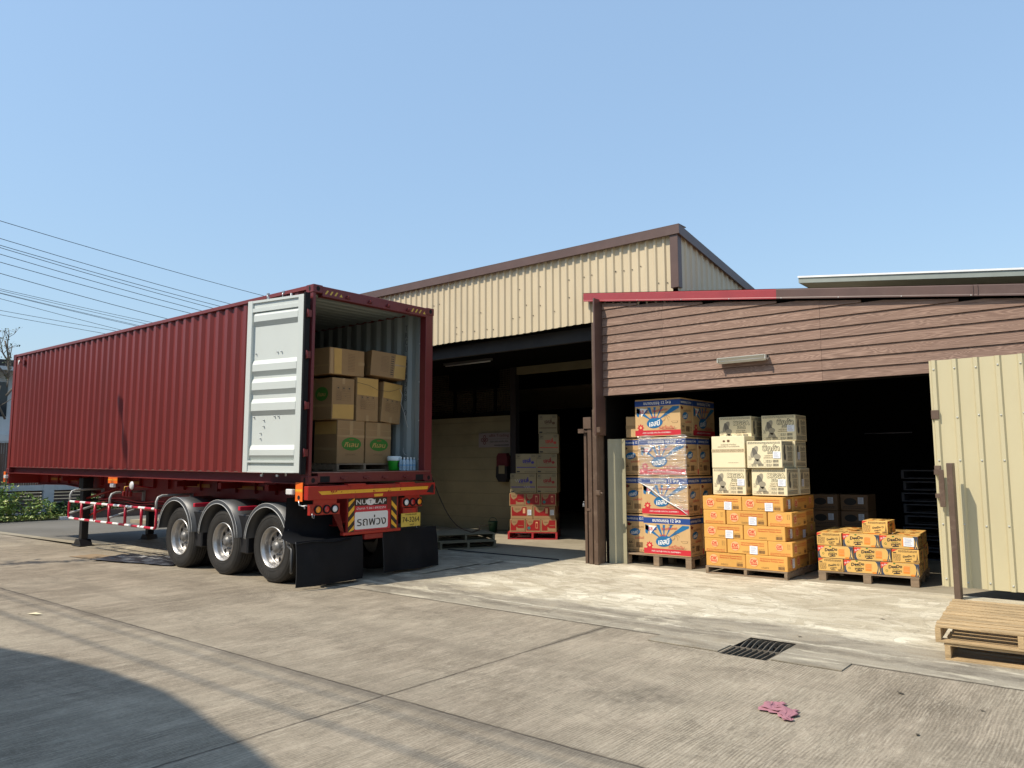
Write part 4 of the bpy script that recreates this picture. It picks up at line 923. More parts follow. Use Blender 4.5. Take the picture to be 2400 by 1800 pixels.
def rays(b, fr, cx, cy, L_, m, y0, y1, x0, x1):
    """sunburst wedges clipped to a rectangle"""
    for a0, a1 in L_:
        P = []
        for a in (a0, a1):
            a = math.radians(a); dx, dy = math.cos(a), math.sin(a); t = 9
            if dy > 1e-6: t = min(t, (y1-cy)/dy)
            if dx > 1e-6: t = min(t, (x1-cx)/dx)
            if dx < -1e-6: t = min(t, (x0-cx)/dx)
            P.append((cx+dx*t, cy+dy*t))
        q = [(cx+.02*math.cos(math.radians((a0+a1)/2)), cy+.02), P[0]]
        # keep the clip corner
        if abs(P[0][1]-y1) > 1e-4 and abs(P[1][1]-y1) < 1e-4: q.append((x1, y1))
        if abs(P[0][1]-y1) < 1e-4 and abs(P[1][1]-y1) > 1e-4: q.append((x0, y1))
        q.append(P[1]); b.shape(fr, q, m)
def oval_logo(b, fr, x, y, rx, ry, txt='เอสบี'):
    b.ell(fr, x, y, rx*1.03, ry*1.05, I_navy, .0024, rot=.12); b.ell(fr, x, y, rx, ry, I_blue, .0032, rot=.12); b.text(fr, x, y-.003, txt, ry*1.05, I_wht, c=.004, w=rx*1.45, bold=.03, shear=.25, rot=.10)
def star(b, fr, x, y, r, m, c=.002, n=10):
    b.shape(fr, [(x+(r if i % 2 == 0 else r*.62)*math.cos(PI*i/n), y+(r if i % 2 == 0 else r*.62)*math.sin(PI*i/n)) for i in range(2*n)], m, c)
def sb_long(b, fr, W, H):
    b.rect(fr, 0, W, H-.115, H-.025, I_navy); b.text(fr, W*.5, H-.07, 'ขนาดบรรจุ 12 โหล', .05, I_wht, c=.003, w=W*.6, bold=.025)
    cx, cy = W*.44, H*.36; rays(b, fr, cx, cy, [(27, 38), (58, 66), (84, 94), (106, 118), (141, 152)], I_blue, 0, H-.135, .03, W-.02)
    b.shape(fr, [(.03, H-.15), (.03, H-.27), (.07, H-.29), (.10, H-.15)], I_blue); b.shape(fr, [(.09, H-.145), (.23, H-.16), (.12, H-.29)], I_wht, .002); b.text(fr, .125, H-.205, 'SB', .055, I_red, c=.003, bold=.03, shear=.2)
    b.shape(fr, [(.13, H-.27), (.22, H-.17), (.25, H-.18), (.22, H-.20), (.24, H-.215), (.20, H-.225)], I_navy, .003)
    b.text(fr, W*.56, H-.185, 'ข้าวเกรียบทอด', .04, I_red, c=.004, w=.27, rot=.09, bold=.01); b.text(fr, W*.42, H-.30, 'รสกุ้ง', .03, I_red, c=.004, w=.11, bold=.01); b.rect(fr, W*.55, W*.65, H-.135, H-.128, I_ink2, .003)
    oval_logo(b, fr, W*.44, H*.36, .14, .082)
    for k in range(4):   # loose leafy outline
        a = 1.9-k*.62; P = [fr.p(W*.66+(.02+.075*t)*math.cos(a-t*.9), H*.52+(.02+.075*t)*math.sin(a-t*.9), .002) for t in (0, .4, .8, 1)]; b.tube(P, .0022, I_brn, n=4)
    b.tube([fr.p(W*.60+.06*math.cos(t), H*.47+.045*math.sin(t), .002) for t in fr_range(-2.6, 1.2, 9)], .0022, I_brn, n=4)
    b.shape(fr, [(W*.80, H*.39), (W*.95, H*.39), (W*.93, H*.34), (W*.83, H*.34)], I_brn, .0016); b.shape(fr, [(W*.81, H*.384), (W*.94, H*.384), (W*.925, H*.346), (W*.835, H*.346)], K_tan, .0022)
    star(b, fr, W*.125, H*.235, .068, I_red, n=8); b.shape(fr, [(W*.10, H*.25), (W*.125, H*.28), (W*.155, H*.25), (W*.14, H*.205), (W*.11, H*.21)], I_peach, .003)
    b.text(fr, W*.70, H*.235, 'รสดั้งเดิม', .05, I_red, c=.002, w=.28, shear=.3, bold=.01); b.rect(fr, W*.60, W*.90, H*.175, H*.183, I_brn); b.rect(fr, W*.68, W*.93, H*.20, H*.206, I_brn)
    b.rect(fr, 0, W, .015, .10, I_red); b.text(fr, W*.48, .058, 'บริษัท เอส.บี.ฟู้ด จำกัด โทร. 02-8798089-1', .022, I_wht, c=.003, w=W*.62, bold=.01)
I_ink2 = M_ink
def sb_end(b, fr, W, H):
    b.rect(fr, 0, W, H-.115, H-.025, I_navy); b.text(fr, W*.46, H-.07, 'ขนาดบรรจุ 12 โหล', .04, I_wht, c=.003, w=W*.84, bold=.02)
    b.shape(fr, [(.02, H-.14), (.05, H-.135), (.11, H-.16), (.07, H-.19), (.03, H-.18)], I_ink2); b.text(fr, .055, H-.165, 'SB', .03, I_rorg, c=.003)
    b.text(fr, W*.55, H-.20, 'ข้าวเกรียบทอด', .035, I_brn, c=.002, w=W*.6, rot=.08); b.text(fr, W*.5, H-.255, 'รสกุ้ง', .02, I_brn, c=.002, w=W*.3, rot=.08)
    oval_logo(b, fr, W*.38, H*.53, W*.22, .055); b.text(fr, W*.62, H*.385, 'รสดั้งเดิม', .035, I_red, c=.002, w=W*.5, shear=.3, rot=.06); b.rect(fr, W*.5, W*.9, H*.355, H*.36, I_brn)
    for q in (0, .004): b.rect(fr, W*.06+q, W*.34-q, H*.12+q, H*.33-q, I_ink2 if q == 0 else K_tan, .0012+q*.2)
    b.text(fr, W*.20, H*.255, '66', .055, I_ink2, c=.004, bold=.02); b.lines(fr, W*.09, W*.31, H*.13, H*.19, 3, I_ink2, c=.003)
    b.barcode(fr, W*.42, W*.72, H*.12, H*.26, I_brn); b.lines(fr, W*.78, W*.88, H*.14, H*.24, 3, I_ink2, c=.003); b.text(fr, W*.48, .03, 'ขนาดบรรจุ 12 โหล', .026, I_brn, c=.002, w=W*.7)
def sb_box():
    W, D, H = .82, .43, .61; b, f = carton(W, D, H, K_tan, tape=M_tapec); sb_long(b, f['front'], W, H); sb_end(b, f['right'], D, H); sb_end(b, f['left'], D, H); return b
def dk_logo(b, fr, x, y, r):
    b.ell(fr, x, y, r, r, I_org); b.ell(fr, x, y, r*.955, r*.955, K_yel, .002); b.ell(fr, x, y, r*.90, r*.90, I_peach, .0028)
    b.text(fr, x, y+r*.14, 'DK', r*.72, I_rorg, c=.004, w=r*1.4, bold=.035, shear=.25); b.rect(fr, x-r*.62, x+r*.62, y-r*.55, y-r*.32, I_rorg, .004); b.lines(fr, x-r*.5, x+r*.5, y-r*.50, y-r*.37, 1, I_peach, c=.005)
def label(b, fr, x, y, w_=.115, h=.115, rot=0, seed=1):
    co, si = math.cos(rot), math.sin(rot); pt = lambda a, c: (x+a*co-c*si, y+a*si+c*co)
    b.shape(fr, [pt(-w_/2, -h/2), pt(w_/2, -h/2), pt(w_/2, h/2), pt(-w_/2, h/2)], M_paper, .0085)
    R = random.Random(seed)
    for k in range(6):
        yy_ = h*.36-k*h*.14; a = -w_*.4; e = w_*R.uniform(.1, .42); b.shape(fr, [pt(a, yy_), pt(e, yy_), pt(e, yy_+h*.03), pt(a, yy_+h*.03)], I_pur if k % 2 else I_lgrey, .0095)
def dk_long(b, fr, W, H, lab, seed):
    dk_logo(b, fr, W*.20, H*.52, H*.36); b.text(fr, W*.63, H*.80, 'ปลาแมคเคอเรลในซอสมะเขือเทศ', .018, I_rorg, c=.002, w=W*.56, bold=.015); b.text(fr, W*.63, H*.65, 'Mackerel in Tomato sauce', .022, I_rorg, c=.002, w=W*.56, bold=.012)
    b.lines(fr, W*.38, W*.56, H*.10, H*.24, 2, I_brn, seed=seed); b.barcode(fr, W*.78, W*.93, H*.10, H*.32, I_brn); b.lines(fr, W*.78, W*.93, H*.37, H*.42, 1, I_brn, seed=seed)
    if lab: label(b, fr, W*.66, H*.32, rot=random.Random(seed).uniform(-.06, .02), seed=seed)
def dk_end(b, fr, W, H, lab, seed):
    dk_logo(b, fr, W*.47, H*.62, H*.29); b.text(fr, W*.5, H*.20, 'ปลาแมคเคอเรลในซอสมะเขือเทศ', .014, I_rorg, c=.002, w=W*.82, bold=.012); b.text(fr, W*.5, H*.09, 'Mackerel in Tomato sauce', .014, I_rorg, c=.002, w=W*.82, bold=.012)
    b.lines(fr, W*.80, W*.84, H*.5, H*.86, 5, I_brn, seed=seed); b.lines(fr, W*.88, W*.91, H*.5, H*.86, 5, I_brn, seed=seed+1)
    if lab: label(b, fr, W*.62, H*.50, .085, .13, .04, seed)
def dk_box(lab_l, lab_e, seed):
    W, D, H = .605, .345, .203; b, f = carton(W, D, H, K_yel, seed); dk_long(b, f['front'], W, H, lab_l, seed); dk_long(b, f['back'], W, H, False, seed+5); dk_end(b, f['right'], D, H, lab_e, seed+2); dk_end(b, f['left'], D, H, False, seed+3); return b
def outlined(b, fr, x, y, txt, h, w_, mo, mi_, o1=.075, o2=.02, c=.002, shear=0, rot=0):
    b.text(fr, x, y, txt, h, mo, c=c, w=w_, ring=o1*1.35, shear=shear, rot=rot); b.text(fr, x, y, txt, h, mi_, c=c+.0014, w=w_, bold=o2, shear=shear, rot=rot)
I_dk = mat('charcoal_print', (.045, .042, .036), .6)
def big_front(b, fr, W, H, thai, lab, seed):
    """snack carton print; the cartoon figure of the original is left out"""
    b.lines(fr, .02, W-.02, H-.045, H-.012, 2, I_grey, seed=seed, th=.5)
    if thai: outlined(b, fr, W*.70, H*.74, 'บิ๊กก้า', H*.18, W*.46, I_dk, K_cream, .08, .02); outlined(b, fr, W*.70, H*.575, 'สติ๊ก', H*.09, W*.2, I_grey, K_cream, .10, .01, shear=.2)
    else: outlined(b, fr, W*.70, H*.735, 'BIGGA', H*.155, W*.48, I_dk, K_cream, .10, .05); outlined(b, fr, W*.70, H*.565, 'Stick', H*.11, W*.26, I_dk, K_cream, .09, .03)
    if thai: b.text(fr, W*.66, H*.455, 'ขนมข้าวโพดอบกรอบ', .016, I_brn, w=W*.3, bold=.02); b.text(fr, W*.66, H*.375, 'สอดไส้ครีมรสต่างๆ', .016, I_brn, w=W*.36, bold=.02)
    else: b.text(fr, W*.68, H*.44, 'Corn Stick', .024, I_brn, w=W*.28, bold=.02); b.text(fr, W*.68, H*.36, 'Cream Filled', .024, I_brn, w=W*.33, bold=.02)
    # shaded cob-like ovals stand where the printed drawing was
    b.ell(fr, W*.22, H*.60, W*.085, H*.24, I_lgrey, rot=-.5, c=.0014); b.ell(fr, W*.25, H*.50, W*.07, H*.27, I_grey, rot=.35, c=.0018); b.ell(fr, W*.30, H*.42, W*.10, H*.10, I_lgrey, c=.0022); b.shape(fr, [(W*.17, H*.14), (W*.44, H*.14), (W*.36, H*.34), (W*.24, H*.36)], I_lgrey, .0018)
    b.rect(fr, W*.045, W*.125, H*.30, H*.44, I_grey, .0026); b.rect(fr, W*.05, W*.12, H*.308, H*.432, K_cream, .0034); b.text(fr, W*.085, H*.37, '3', H*.09, I_grey, c=.0044, bold=.02)
    for x0, y0, w1 in ((.48, .20, .36), (.48, .06, .36), (.05, .06, .36)):
        b.rect(fr, W*x0, W*(x0+.065), H*y0, H*(y0+.10), I_lgrey, .0018); b.rect(fr, W*x0+.003, W*(x0+.065)-.003, H*y0+.003, H*(y0+.10)-.003, K_cream, .0026); b.lines(fr, W*(x0+.08), W*(x0+.23), H*(y0-.01), H*(y0+.10), 3, I_grey, seed=seed+int(x0*9), th=.5); b.barcode(fr, W*(x0+.26), W*(x0+.42), H*y0, H*(y0+.10), I_grey)
    if lab: label(b, fr, W*.86, H*.48, W*.21, H*.25, -.02, seed)
def big_side(b, fr, W, H, seed, lab=False):
    b.lines(fr, .02, W-.02, H-.06, H-.02, 2, I_grey, seed=seed, th=.5); outlined(b, fr, W*.68, H*.72, 'บิ๊กก้า', H*.13, W*.42, I_grey, K_cream, .09, .01); b.lines(fr, W*.48, W*.9, H*.25, H*.60, 7, I_grey, seed=seed+2, th=.5)
    b.ell(fr, W*.22, H*.66, W*.08, H*.2, I_grey, rot=-.2, c=.0014); b.ell(fr, W*.24, H*.42, W*.1, H*.14, I_grey, c=.0018); b.lines(fr, .02, W*.9, H*.05, H*.2, 3, I_grey, seed=seed+3, th=.5)
    if lab: label(b, fr, W*.25, H*.45, W*.22, H*.28, 0, seed)
def big_box(thai, lab, seed, slab=False):
    W, D, H = .515, .47, .39; b, f = carton(W, D, H, K_cream, seed); big_front(b, f['front'], W, H, thai, lab, seed); big_side(b, f['right'], D, H, seed, slab); big_side(b, f['left'], D, H, seed+1); return b
def tower(b, fr, x, y, h, m, c=.003):
    w0 = h*.28; b.shape(fr, [(x-w0/2, y), (x-w0*.28, y), (x-w0*.12, y+h*.22), (x+w0*.12, y+h*.22), (x+w0*.28, y), (x+w0/2, y), (x+w0*.2, y+h*.34), (x+w0*.07, y+h*.7), (x, y+h), (x-w0*.07, y+h*.7), (x-w0*.2, y+h*.34)], m, c)
def cracker(b, fr, x, y, w_, h):
    b.rect(fr, x-w_/2, x+w_/2, y-h*.62, y+h*.38, I_org, .004); b.rect(fr, x-w_*.42, x+w_*.52, y-h*.3, y+h*.55, I_peach, .005); b.rect(fr, x-w_*.40, x+w_*.50, y-h*.25, y+h*.50, I_org, .0055)
    for k in range(3): b.rect(fr, x-w_*.34, x+w_*.44, y-h*.16+k*h*.22, y-h*.13+k*h*.22, I_peach, .006)
def dee_long(b, fr, W, H, lab, seed):
    b.rect(fr, .003, W-.003, .003, H-.003, I_slate)
    P = [(W*.10, .006), (W*.06, H*.25), (W*.055, H*.5), (W*.08, H*.75), (W*.16, H-.006), (W*.86, H-.006), (W*.905, H*.8), (W*.925, H*.5), (W*.90, H*.2), (W*.85, .006)]
    b.shape(fr, P, I_lyel, .002); Q = [(W*.5+(x-W*.5)*.975, H*.5+(y-H*.5)*.96) for x, y in P]; b.shape(fr, Q, K_dee, .0028)
    b.shape(fr, [(.002, H-.002), (W*.22, H-.002), (W*.02, H*.52), (.002, H*.52)], I_rorg, .0036); b.text(fr, W*.085, H*.80, '20 ห่อ', .022, I_wht, c=.005, w=W*.14, rot=.36, bold=.02)
    b.text(fr, W*.38, H*.70, 'DeeDo', .042, M_ink, c=.005, w=W*.35, bold=.05, shear=.15, rot=.10); b.text(fr, W*.42, H*.33, 'yogurt', .032, M_ink, c=.005, w=W*.25, bold=.04, rot=.06); b.text(fr, W*.40, H*.50, 'ครีมแซนวิช', .012, I_grn, c=.005, w=W*.17, rot=.06, bold=.02)
    b.ell(fr, W*.36, H*.93, .014, .008, I_grn, .005); b.shape(fr, [(W*.33, H*.12), (W*.50, H*.17), (W*.50, H*.25), (W*.33, H*.20)], M_ink, .005)
    b.ring(fr, W*.155, H*.36, .010, .014, I_grn, .005); cracker(b, fr, W*.67, H*.52, .075, .085); tower(b, fr, W*.955, .01, H*.72, I_lyel, .004); b.lines(fr, W*.08, W*.2, .01, .028, 2, I_lyel, c=.005, seed=seed); b.ell(fr, W*.83, H*.10, .03, .012, I_org, .004)
    if lab: label(b, fr, W*.76, H*.55, .125, .115, -.03, seed)
def dee_end(b, fr, W, H, seed):
    b.shape(fr, [(.002, H-.002), (W*.22, H-.002), (W*.02, H*.78), (.002, H*.78)], I_rorg); b.rect(fr, W*.04, W*.16, H*.70, H*.77, M_ink, .002); b.lines(fr, W*.24, W*.92, H*.78, H*.95, 3, I_brn, seed=seed, th=.5); b.lines(fr, W*.04, W*.32, H*.12, H*.66, 6, I_brn, seed=seed+1, th=.4)
    b.text(fr, W*.56, H*.50, 'DeeDo', .026, M_ink, c=.003, w=W*.32, bold=.04, shear=.15, rot=.15); b.text(fr, W*.60, H*.27, 'yogurt', .020, M_ink, c=.003, w=W*.26, bold=.03, rot=.12); b.ring(fr, W*.80, H*.55, .009, .013, M_ink, .003); tower(b, fr, W*.92, H*.12, H*.66, I_brn); b.barcode(fr, W*.78, W*.96, .01, H*.2, I_brn); b.rect(fr, W*.5, W*.68, H*.10, H*.15, M_ink, .003)
def dee_top(b, fr, W, D, seed):
    b.lines(fr, .04, W*.45, D*.55, D*.9, 6, I_brn, seed=seed, th=.55); cracker(b, fr, W*.66, D*.70, .07, .06); b.text(fr, W*.35, D*.30, 'DeeDo', .05, I_brn, c=.002, w=W*.4, bold=.03, rot=.1); b.ell(fr, W*.8, D*.3, .06, .04, I_org, .0016)
def dee_box(lab, seed):
    W, D, H = .462, .325, .172; b, f = carton(W, D, H, K_dee, seed); dee_long(b, f['front'], W, H, lab, seed); dee_long(b, f['back'], W, H, False, seed); dee_end(b, f['right'], D, H, seed); dee_end(b, f['left'], D, H, seed+1); dee_top(b, f['top'], W, D, seed); return b
def red_print(b, fr, W, H, kind, lab, seed):
    x1 = W*.72 if kind == 2 else W*.93
    b.rect(fr, W*.05, x1, H*.12 if kind != 2 else H*.25, H*.93, I_dred)
    b.shape(fr, [(W*.10, H*.95), (W*.10, H*.75), (W*.16, H*.60), (W*.28, H*.50), (W*.46, H*.66), (W*.54, H*.95)], K_red, .002); b.text(fr, W*.31, H*.78, 'Annika', .022, I_brn, c=.0032, w=W*.28, shear=.2) if False else b.rect(fr, W*.2, W*.42, H*.76, H*.80, I_brn, .003)
    if kind == 1: b.ell(fr, W*.22, H*.32, .035, .035, I_teal, .003); b.rect(fr, W*.66, W*.80, H*.3, H*.8, I_peach, .003); b.rect(fr, W*.68, W*.78, H*.34, H*.70, I_dred, .004)
    elif kind == 0: b.shape(fr, [(W*.42, H*.42), (W*.55, H*.30), (W*.93, H*.30), (W*.93, H*.10), (W*.42, H*.10)], K_red, .003); b.rect(fr, W*.55, W*.88, H*.5, H*.53, K_red, .003)
    else: b.rect(fr, W*.55, W*.66, H*.45, H*.85, I_peach, .003)
    if lab: label(b, fr, W*.85, H*.52, W*.17, H*.42, 0, seed)
def red_box(w_, kind, lab, seed):
    W, D, H = w_, .34, .275; b, f = carton(W, D, H, K_red, seed); red_print(b, f['front'], W, H, kind, lab, seed); b.rect(f['right'], .05, D-.05, H*.3, H*.9, I_dred); return b
def jelly_box(w_, ink, seed):
    W, D, H = w_, .40, .425; b, f = carton(W, D, H, K_jelly, seed); fr = f['front']
    b.rect(fr, .012, .10, H-.115, H-.012, I_ink2); b.rect(fr, .015, .097, H-.112, H-.015, K_jelly, .002); b.text(fr, .055, H-.055, '20', .045, I_ink2, c=.003, bold=.03); b.lines(fr, .02, .09, H-.108, H-.085, 2, I_ink2, c=.003)
    b.text(fr, W*.52, H*.66, 'ยูโร่ฟู้ด', .075, ink, c=.002, w=W*.34, bold=.05, shear=.1, rot=.12) if False else outlined(b, fr, W*.52, H*.66, 'เจเล่', .08, W*.36, ink, ink, .05, .03, rot=.12)
    b.shape(fr, [(W*.40, H*.46), (W*.68, H*.53), (W*.68, H*.545), (W*.40, H*.475)], ink); b.ell(fr, W*.80, H*.55, .035, .03, ink); b.rect(fr, W*.04, W*.96, H*.28, H*.325, ink); b.rect(fr, .02, .09, .02, .05, I_ink2); b.lines(fr, W*.4, W*.94, .02, .04, 1, I_ink2); b.lines(fr, W*.74, W*.93, H*.82, H*.95, 3, I_ink2); return b
def place(proto, name, loc, rz=0, label_=None, cat='box', group=None, rx=0, used=set(), frm=None):
    """first use moves the built box itself, later ones are copies"""
    o = proto if proto.name not in used else proto.copy()
    if o is not proto: COL.objects.link(o)
    used.add(proto.name); M = Matrix.Translation(loc) @ Matrix.Rotation(rz, 4, 'Z') @ Matrix.Rotation(rx, 4, 'X')
    o.matrix_world = (frm or Matrix()) @ M
    tag(o, label_, cat, group); return o
ORD = ['bottom', 'second', 'third', 'fourth', 'fifth', 'sixth']
# ------------------------------------------------------------ pallets
M_wood = mat('pallet_wood', (.46, .32, .165), .78, var=.34, vs=1.6, bump=.6, bs=40, stretch=(1, 7, 7), dirt=.6, dcol=(.19, .125, .07), ds=2.2)
M_woodo = mat('weathered_wood', (.27, .19, .12), .8, var=.25, vs=2, bump=.5, bs=40, stretch=(1, 7, 7), dirt=.5, dcol=(.12, .085, .05), ds=3)
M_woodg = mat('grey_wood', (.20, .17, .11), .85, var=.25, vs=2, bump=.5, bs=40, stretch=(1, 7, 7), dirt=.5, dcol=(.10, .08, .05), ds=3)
M_redw = mat('red_pallet', (.42, .02, .025), .6, var=.2, vs=4, dirt=.25, dcol=(.15, .05, .05))
def pallet(name, W, D, h, nb, m, style, label_, loc, rz=0, group=None, frm=None, bw=None, rx=0, seed=1, cat='pallet'):
    """boards lie along x; style: 'blocks' on feet, 'stringer' on full runners with bottom boards"""
    r = empty(name, (0, 0, 0), label=label_, cat=cat, group=group)
    r.matrix_world = (frm or Matrix()) @ Matrix.Translation(loc) @ Matrix.Rotation(rz, 4, 'Z') @ Matrix.Rotation(rx, 4, 'X')
    R = random.Random(seed); tb = .02; ps = D/nb; bw = bw or ps*.80
    b = MB()
    for i in range(nb):
        y = i*ps; e = R.uniform(-.006, .006); b.box(e, W+R.uniform(-.008, .006), y+.002, y+bw+R.uniform(-.006, .004), h-tb+R.uniform(-.001, .001), h+R.uniform(0, .003), m, c=.002)
    b.build('deck', r)
    if style == 'blocks':
        for x in (0, W/2-.05, W-.10):
            b = MB(); b.box(x, x+.10, 0, D, h-tb-.022, h-tb-.001, m, c=.002); b.build('stringer', r)
            for y in (0, D/2-.06, D-.12): b = MB(); b.box(x, x+.10, y, y+.12, .0, h-tb-.023, m, c=.004); b.build('block', r)
    else:
        for x in (0, W/2-.02, W-.045):
            b = MB(); b.box(x, x+.045, .0, D, .02, h-tb-.001, m, c=.003); b.build('stringer', r)
        for y in ((0, D/2-.05, D-.10) if style == 'stringer' else (0, D-.1)):
            b = MB(); b.box(.0, W, y, y+.10, .0, .0195, m, c=.002); b.build('bottom_board', r)
    return r
# ------------------------------------------------------------ STACK 1: tall blue and red printed cartons
pallet('wooden_pallet', 1.22, 1.1, .175, 9, M_woodo, 'blocks', 'weathered wooden pallet under the tall stack of blue and red printed cartons', (-6.66, 11.05, .1), seed=3)
P_sb = sb_box().build('snack_carton'); SG = 'blue and red printed cartons in the tall stack'
zb = .282; xo = [-6.265, -6.285, -6.315, -6.38]
for k in range(4):
    z = zb+k*.6285; wd = ['bottom', 'second', 'third', 'topmost'][k]
    place(P_sb, 'snack_carton', (xo[k], 11.05, z), 0, '%s wide carton with blue sunburst print in the tall front stack' % wd, group=SG)
    if k < 3:
        place(P_sb, 'snack_carton', (xo[k]-.012, 11.25+.0, z), PI/2, '%s narrow-sided carton marked 66 at the left of the tall stack' % wd, group=SG)
        place(P_sb, 'snack_carton', (xo[k]+.01, 11.05+.44, z), 0, '%s carton of the shaded side, second back in the tall stack' % wd, group=SG)
    else:
        place(P_sb, 'snack_carton', (xo[k]+.43+.39, 11.49, z), PI/2, 'shaded carton behind the topmost carton of the tall stack', group=SG)
b, f = carton(.30, .3, .35, K_tan, 4, tape=None); b.rect(f['front'], 0, .30, .14, .20, K_tape); place(b.build('plain_carton'), 'plain_carton', (-6.66, 11.22, zb+3*.6285-.0), 0, 'small plain tan carton left of the topmost blue and red carton')
# stretch film hanging on the middle cartons
M_film = bpy.data.materials.new('stretch_film'); M_film.use_nodes = True; t = M_film.node_tree; bs_ = t.nodes['Principled BSDF']
tr_ = N(t, 'ShaderNodeBsdfTransparent'); gl = N(t, 'ShaderNodeBsdfGlossy', ins={'Roughness': .12}); mx_ = N(t, 'ShaderNodeMixShader'); lw = N(t, 'ShaderNodeLayerWeight', ins={'Blend': .35})
df_ = N(t, 'ShaderNodeBsdfDiffuse'); df_.inputs[0].default_value = (.8, .8, .8, 1); m3 = N(t, 'ShaderNodeMixShader', ins={0: .5}); t.links.new(df_.outputs[0], m3.inputs[1]); t.links.new(gl.outputs[0], m3.inputs[2])
tc = N(t, 'ShaderNodeTexCoord'); mp = N(t, 'ShaderNodeMapping'); mp.inputs['Scale'].default_value = (1.4, 1.4, 16); mp.inputs['Rotation'].default_value = (0, .10, 0); t.links.new(tc.outputs['Object'], mp.inputs[0])
no = N(t, 'ShaderNodeTexNoise', ins={'Scale': 2.2, 'Detail': 5, 'Distortion': .8}); t.links.new(mp.outputs[0], no.inputs['Vector']); mr = N(t, 'ShaderNodeMapRange', ins={1: .42, 2: .72, 3: .12, 4: .62}); t.links.new(no.outputs[0], mr.inputs[0])
bu = N(t, 'ShaderNodeBump', ins={'Strength': .9, 'Distance': .02}); t.links.new(no.outputs[0], bu.inputs['Height']); t.links.new(bu.outputs[0], gl.inputs['Normal'])
t.links.new(mr.outputs[0], mx_.inputs[0]); t.links.new(tr_.outputs[0], mx_.inputs[1]); t.links.new(m3.outputs[0], mx_.inputs[2]); t.links.new(mx_.outputs[0], t.nodes['Material Output'].inputs[0])
b = MB(); nu, nv = 22, 16; V = []
for j in range(nv+1):
    for i in range(nu+1):
        u = i/nu; x = -6.33+.86*u; zlo = 1.42-.50*u**1.1+.012*math.sin(u*9); zhi = 2.17+.02*math.sin(u*9); z = zlo+(zhi-zlo)*j/nv
        V.append((x, 11.04-.006-.006*math.sin(z*40+u*9)*math.sin(u*23), z))
b.add(V, [(j*(nu+1)+i, j*(nu+1)+i+1, (j+1)*(nu+1)+i+1, (j+1)*(nu+1)+i) for j in range(nv) for i in range(nu)], M_film, True)
M_filmw = mat('bunched_film', (.72, .70, .66), .2, coat=.4)
b.tube([(V[i][0], V[i][1]-.004, V[i][2]+.004) for i in range(nu+1)], [.004+.008*math.sin(PI*i/nu) for i in range(nu+1)], M_filmw, n=6)
R = random.Random(4)
for k in range(26):
    x = -5.62+R.uniform(-.13, .10); z = 1.99+R.uniform(-.11, .13); l = R.uniform(.01, .05); b.shape(Fr((0, 11.028, 0), (1, 0, 0), (0, 0, 1)), [(x, z), (x+l, z+.004), (x+l*.8, z+.012), (x+.003, z+.009)], M_filmw, 0)
b.V = [tuple(Vector(v)-Vector((-5.9, 11.04, 1.5))) for v in b.V]; o = b.build('stretch_film', None, (-5.9, 11.04, 1.5)); tag(o, 'torn clear stretch film clinging to the middle of the tall carton stack', 'plastic film')
# ------------------------------------------------------------ STACK 2: orange-yellow fish cartons
pallet('wooden_pallet', 1.22, 1.35, .112, 9, M_woodo, 'stringer', 'brown wooden pallet under the orange-yellow cartons marked DK', (-5.10, 10.82, .1), seed=5)
DKP = {}
def DK(a, c):
    k = (a, c)
    if k not in DKP: DKP[k] = dk_box(a, c, 11+len(DKP)*3).build('fish_carton')
    return DKP[k]
DG = 'orange-yellow cartons stacked on the middle pallet'; zb = .214; R = random.Random(2); ph = .2065
side = ['left', 'right']; W_, D_ = .605, .345
for k in range(5):
    z = zb+k*ph; lv = ['bottom', 'second', 'third', 'fourth', 'top'][k]; lvn = '%s row' % lv; jx = lambda: R.uniform(-.008, .008)
    if k % 2 == 0:
        for s_ in (0, 1):
            lab = {(0, 0): False, (0, 1): False, (2, 0): True, (2, 1): False, (4, 0): True, (4, 1): True}[(k, s_)]; x = -5.115+s_*.617+(.02 if k == 0 else -.01 if k == 4 else 0)
            place(DK(lab, s_ == 1), 'fish_carton', (x, 10.835+jx(), z), jx(), '%s carton of the %s of the orange-yellow DK stack front' % (('left' if s_ == 0 else 'right'), lvn), group=DG)
        place(DK(k == 2, False), 'fish_carton', (-3.89-.0, 10.835+.355, z), PI/2, 'lengthwise carton in the %s on the shaded side of the DK stack' % lvn, group=DG)
        place(DK(False, False), 'fish_carton', (-4.50+jx(), 10.835+.355+.615, z), 0, 'rear corner carton in the %s of the DK stack' % lvn, group=DG)
        if k == 4:
            place(DK(False, False), 'fish_carton', (-5.115, 11.2, z), 0, 'lid-up carton behind the left front one on top of the DK stack', group=DG); place(DK(False, False), 'fish_carton', (-5.115, 11.56, z), 0, 'lid-up carton at the rear left on top of the DK stack', group=DG)
    else:
        for s_, (x, rz) in enumerate(((-5.115+D_, PI/2), (-5.115+.358, 0), (-5.115+.358+.615+D_, PI/2))):
            q = ('left end-on', 'middle long', 'right end-on')[s_]
            # turned boxes show the end print forward
            if rz: rz, x = -PI/2, x-D_
            y = 10.835+(W_ if rz else 0)
            place(DK(s_ == 1, False) if s_ < 2 else DK(k == 1, False), 'fish_carton', (x+jx(), y, z), rz, '%s carton in the %s of the DK stack front' % (q, lvn), group=DG)
        place(DK(False, False), 'fish_carton', (-3.885, 10.835+.62, z), PI/2, 'rear lengthwise carton in the %s on the shaded side of the DK stack' % lvn, group=DG)
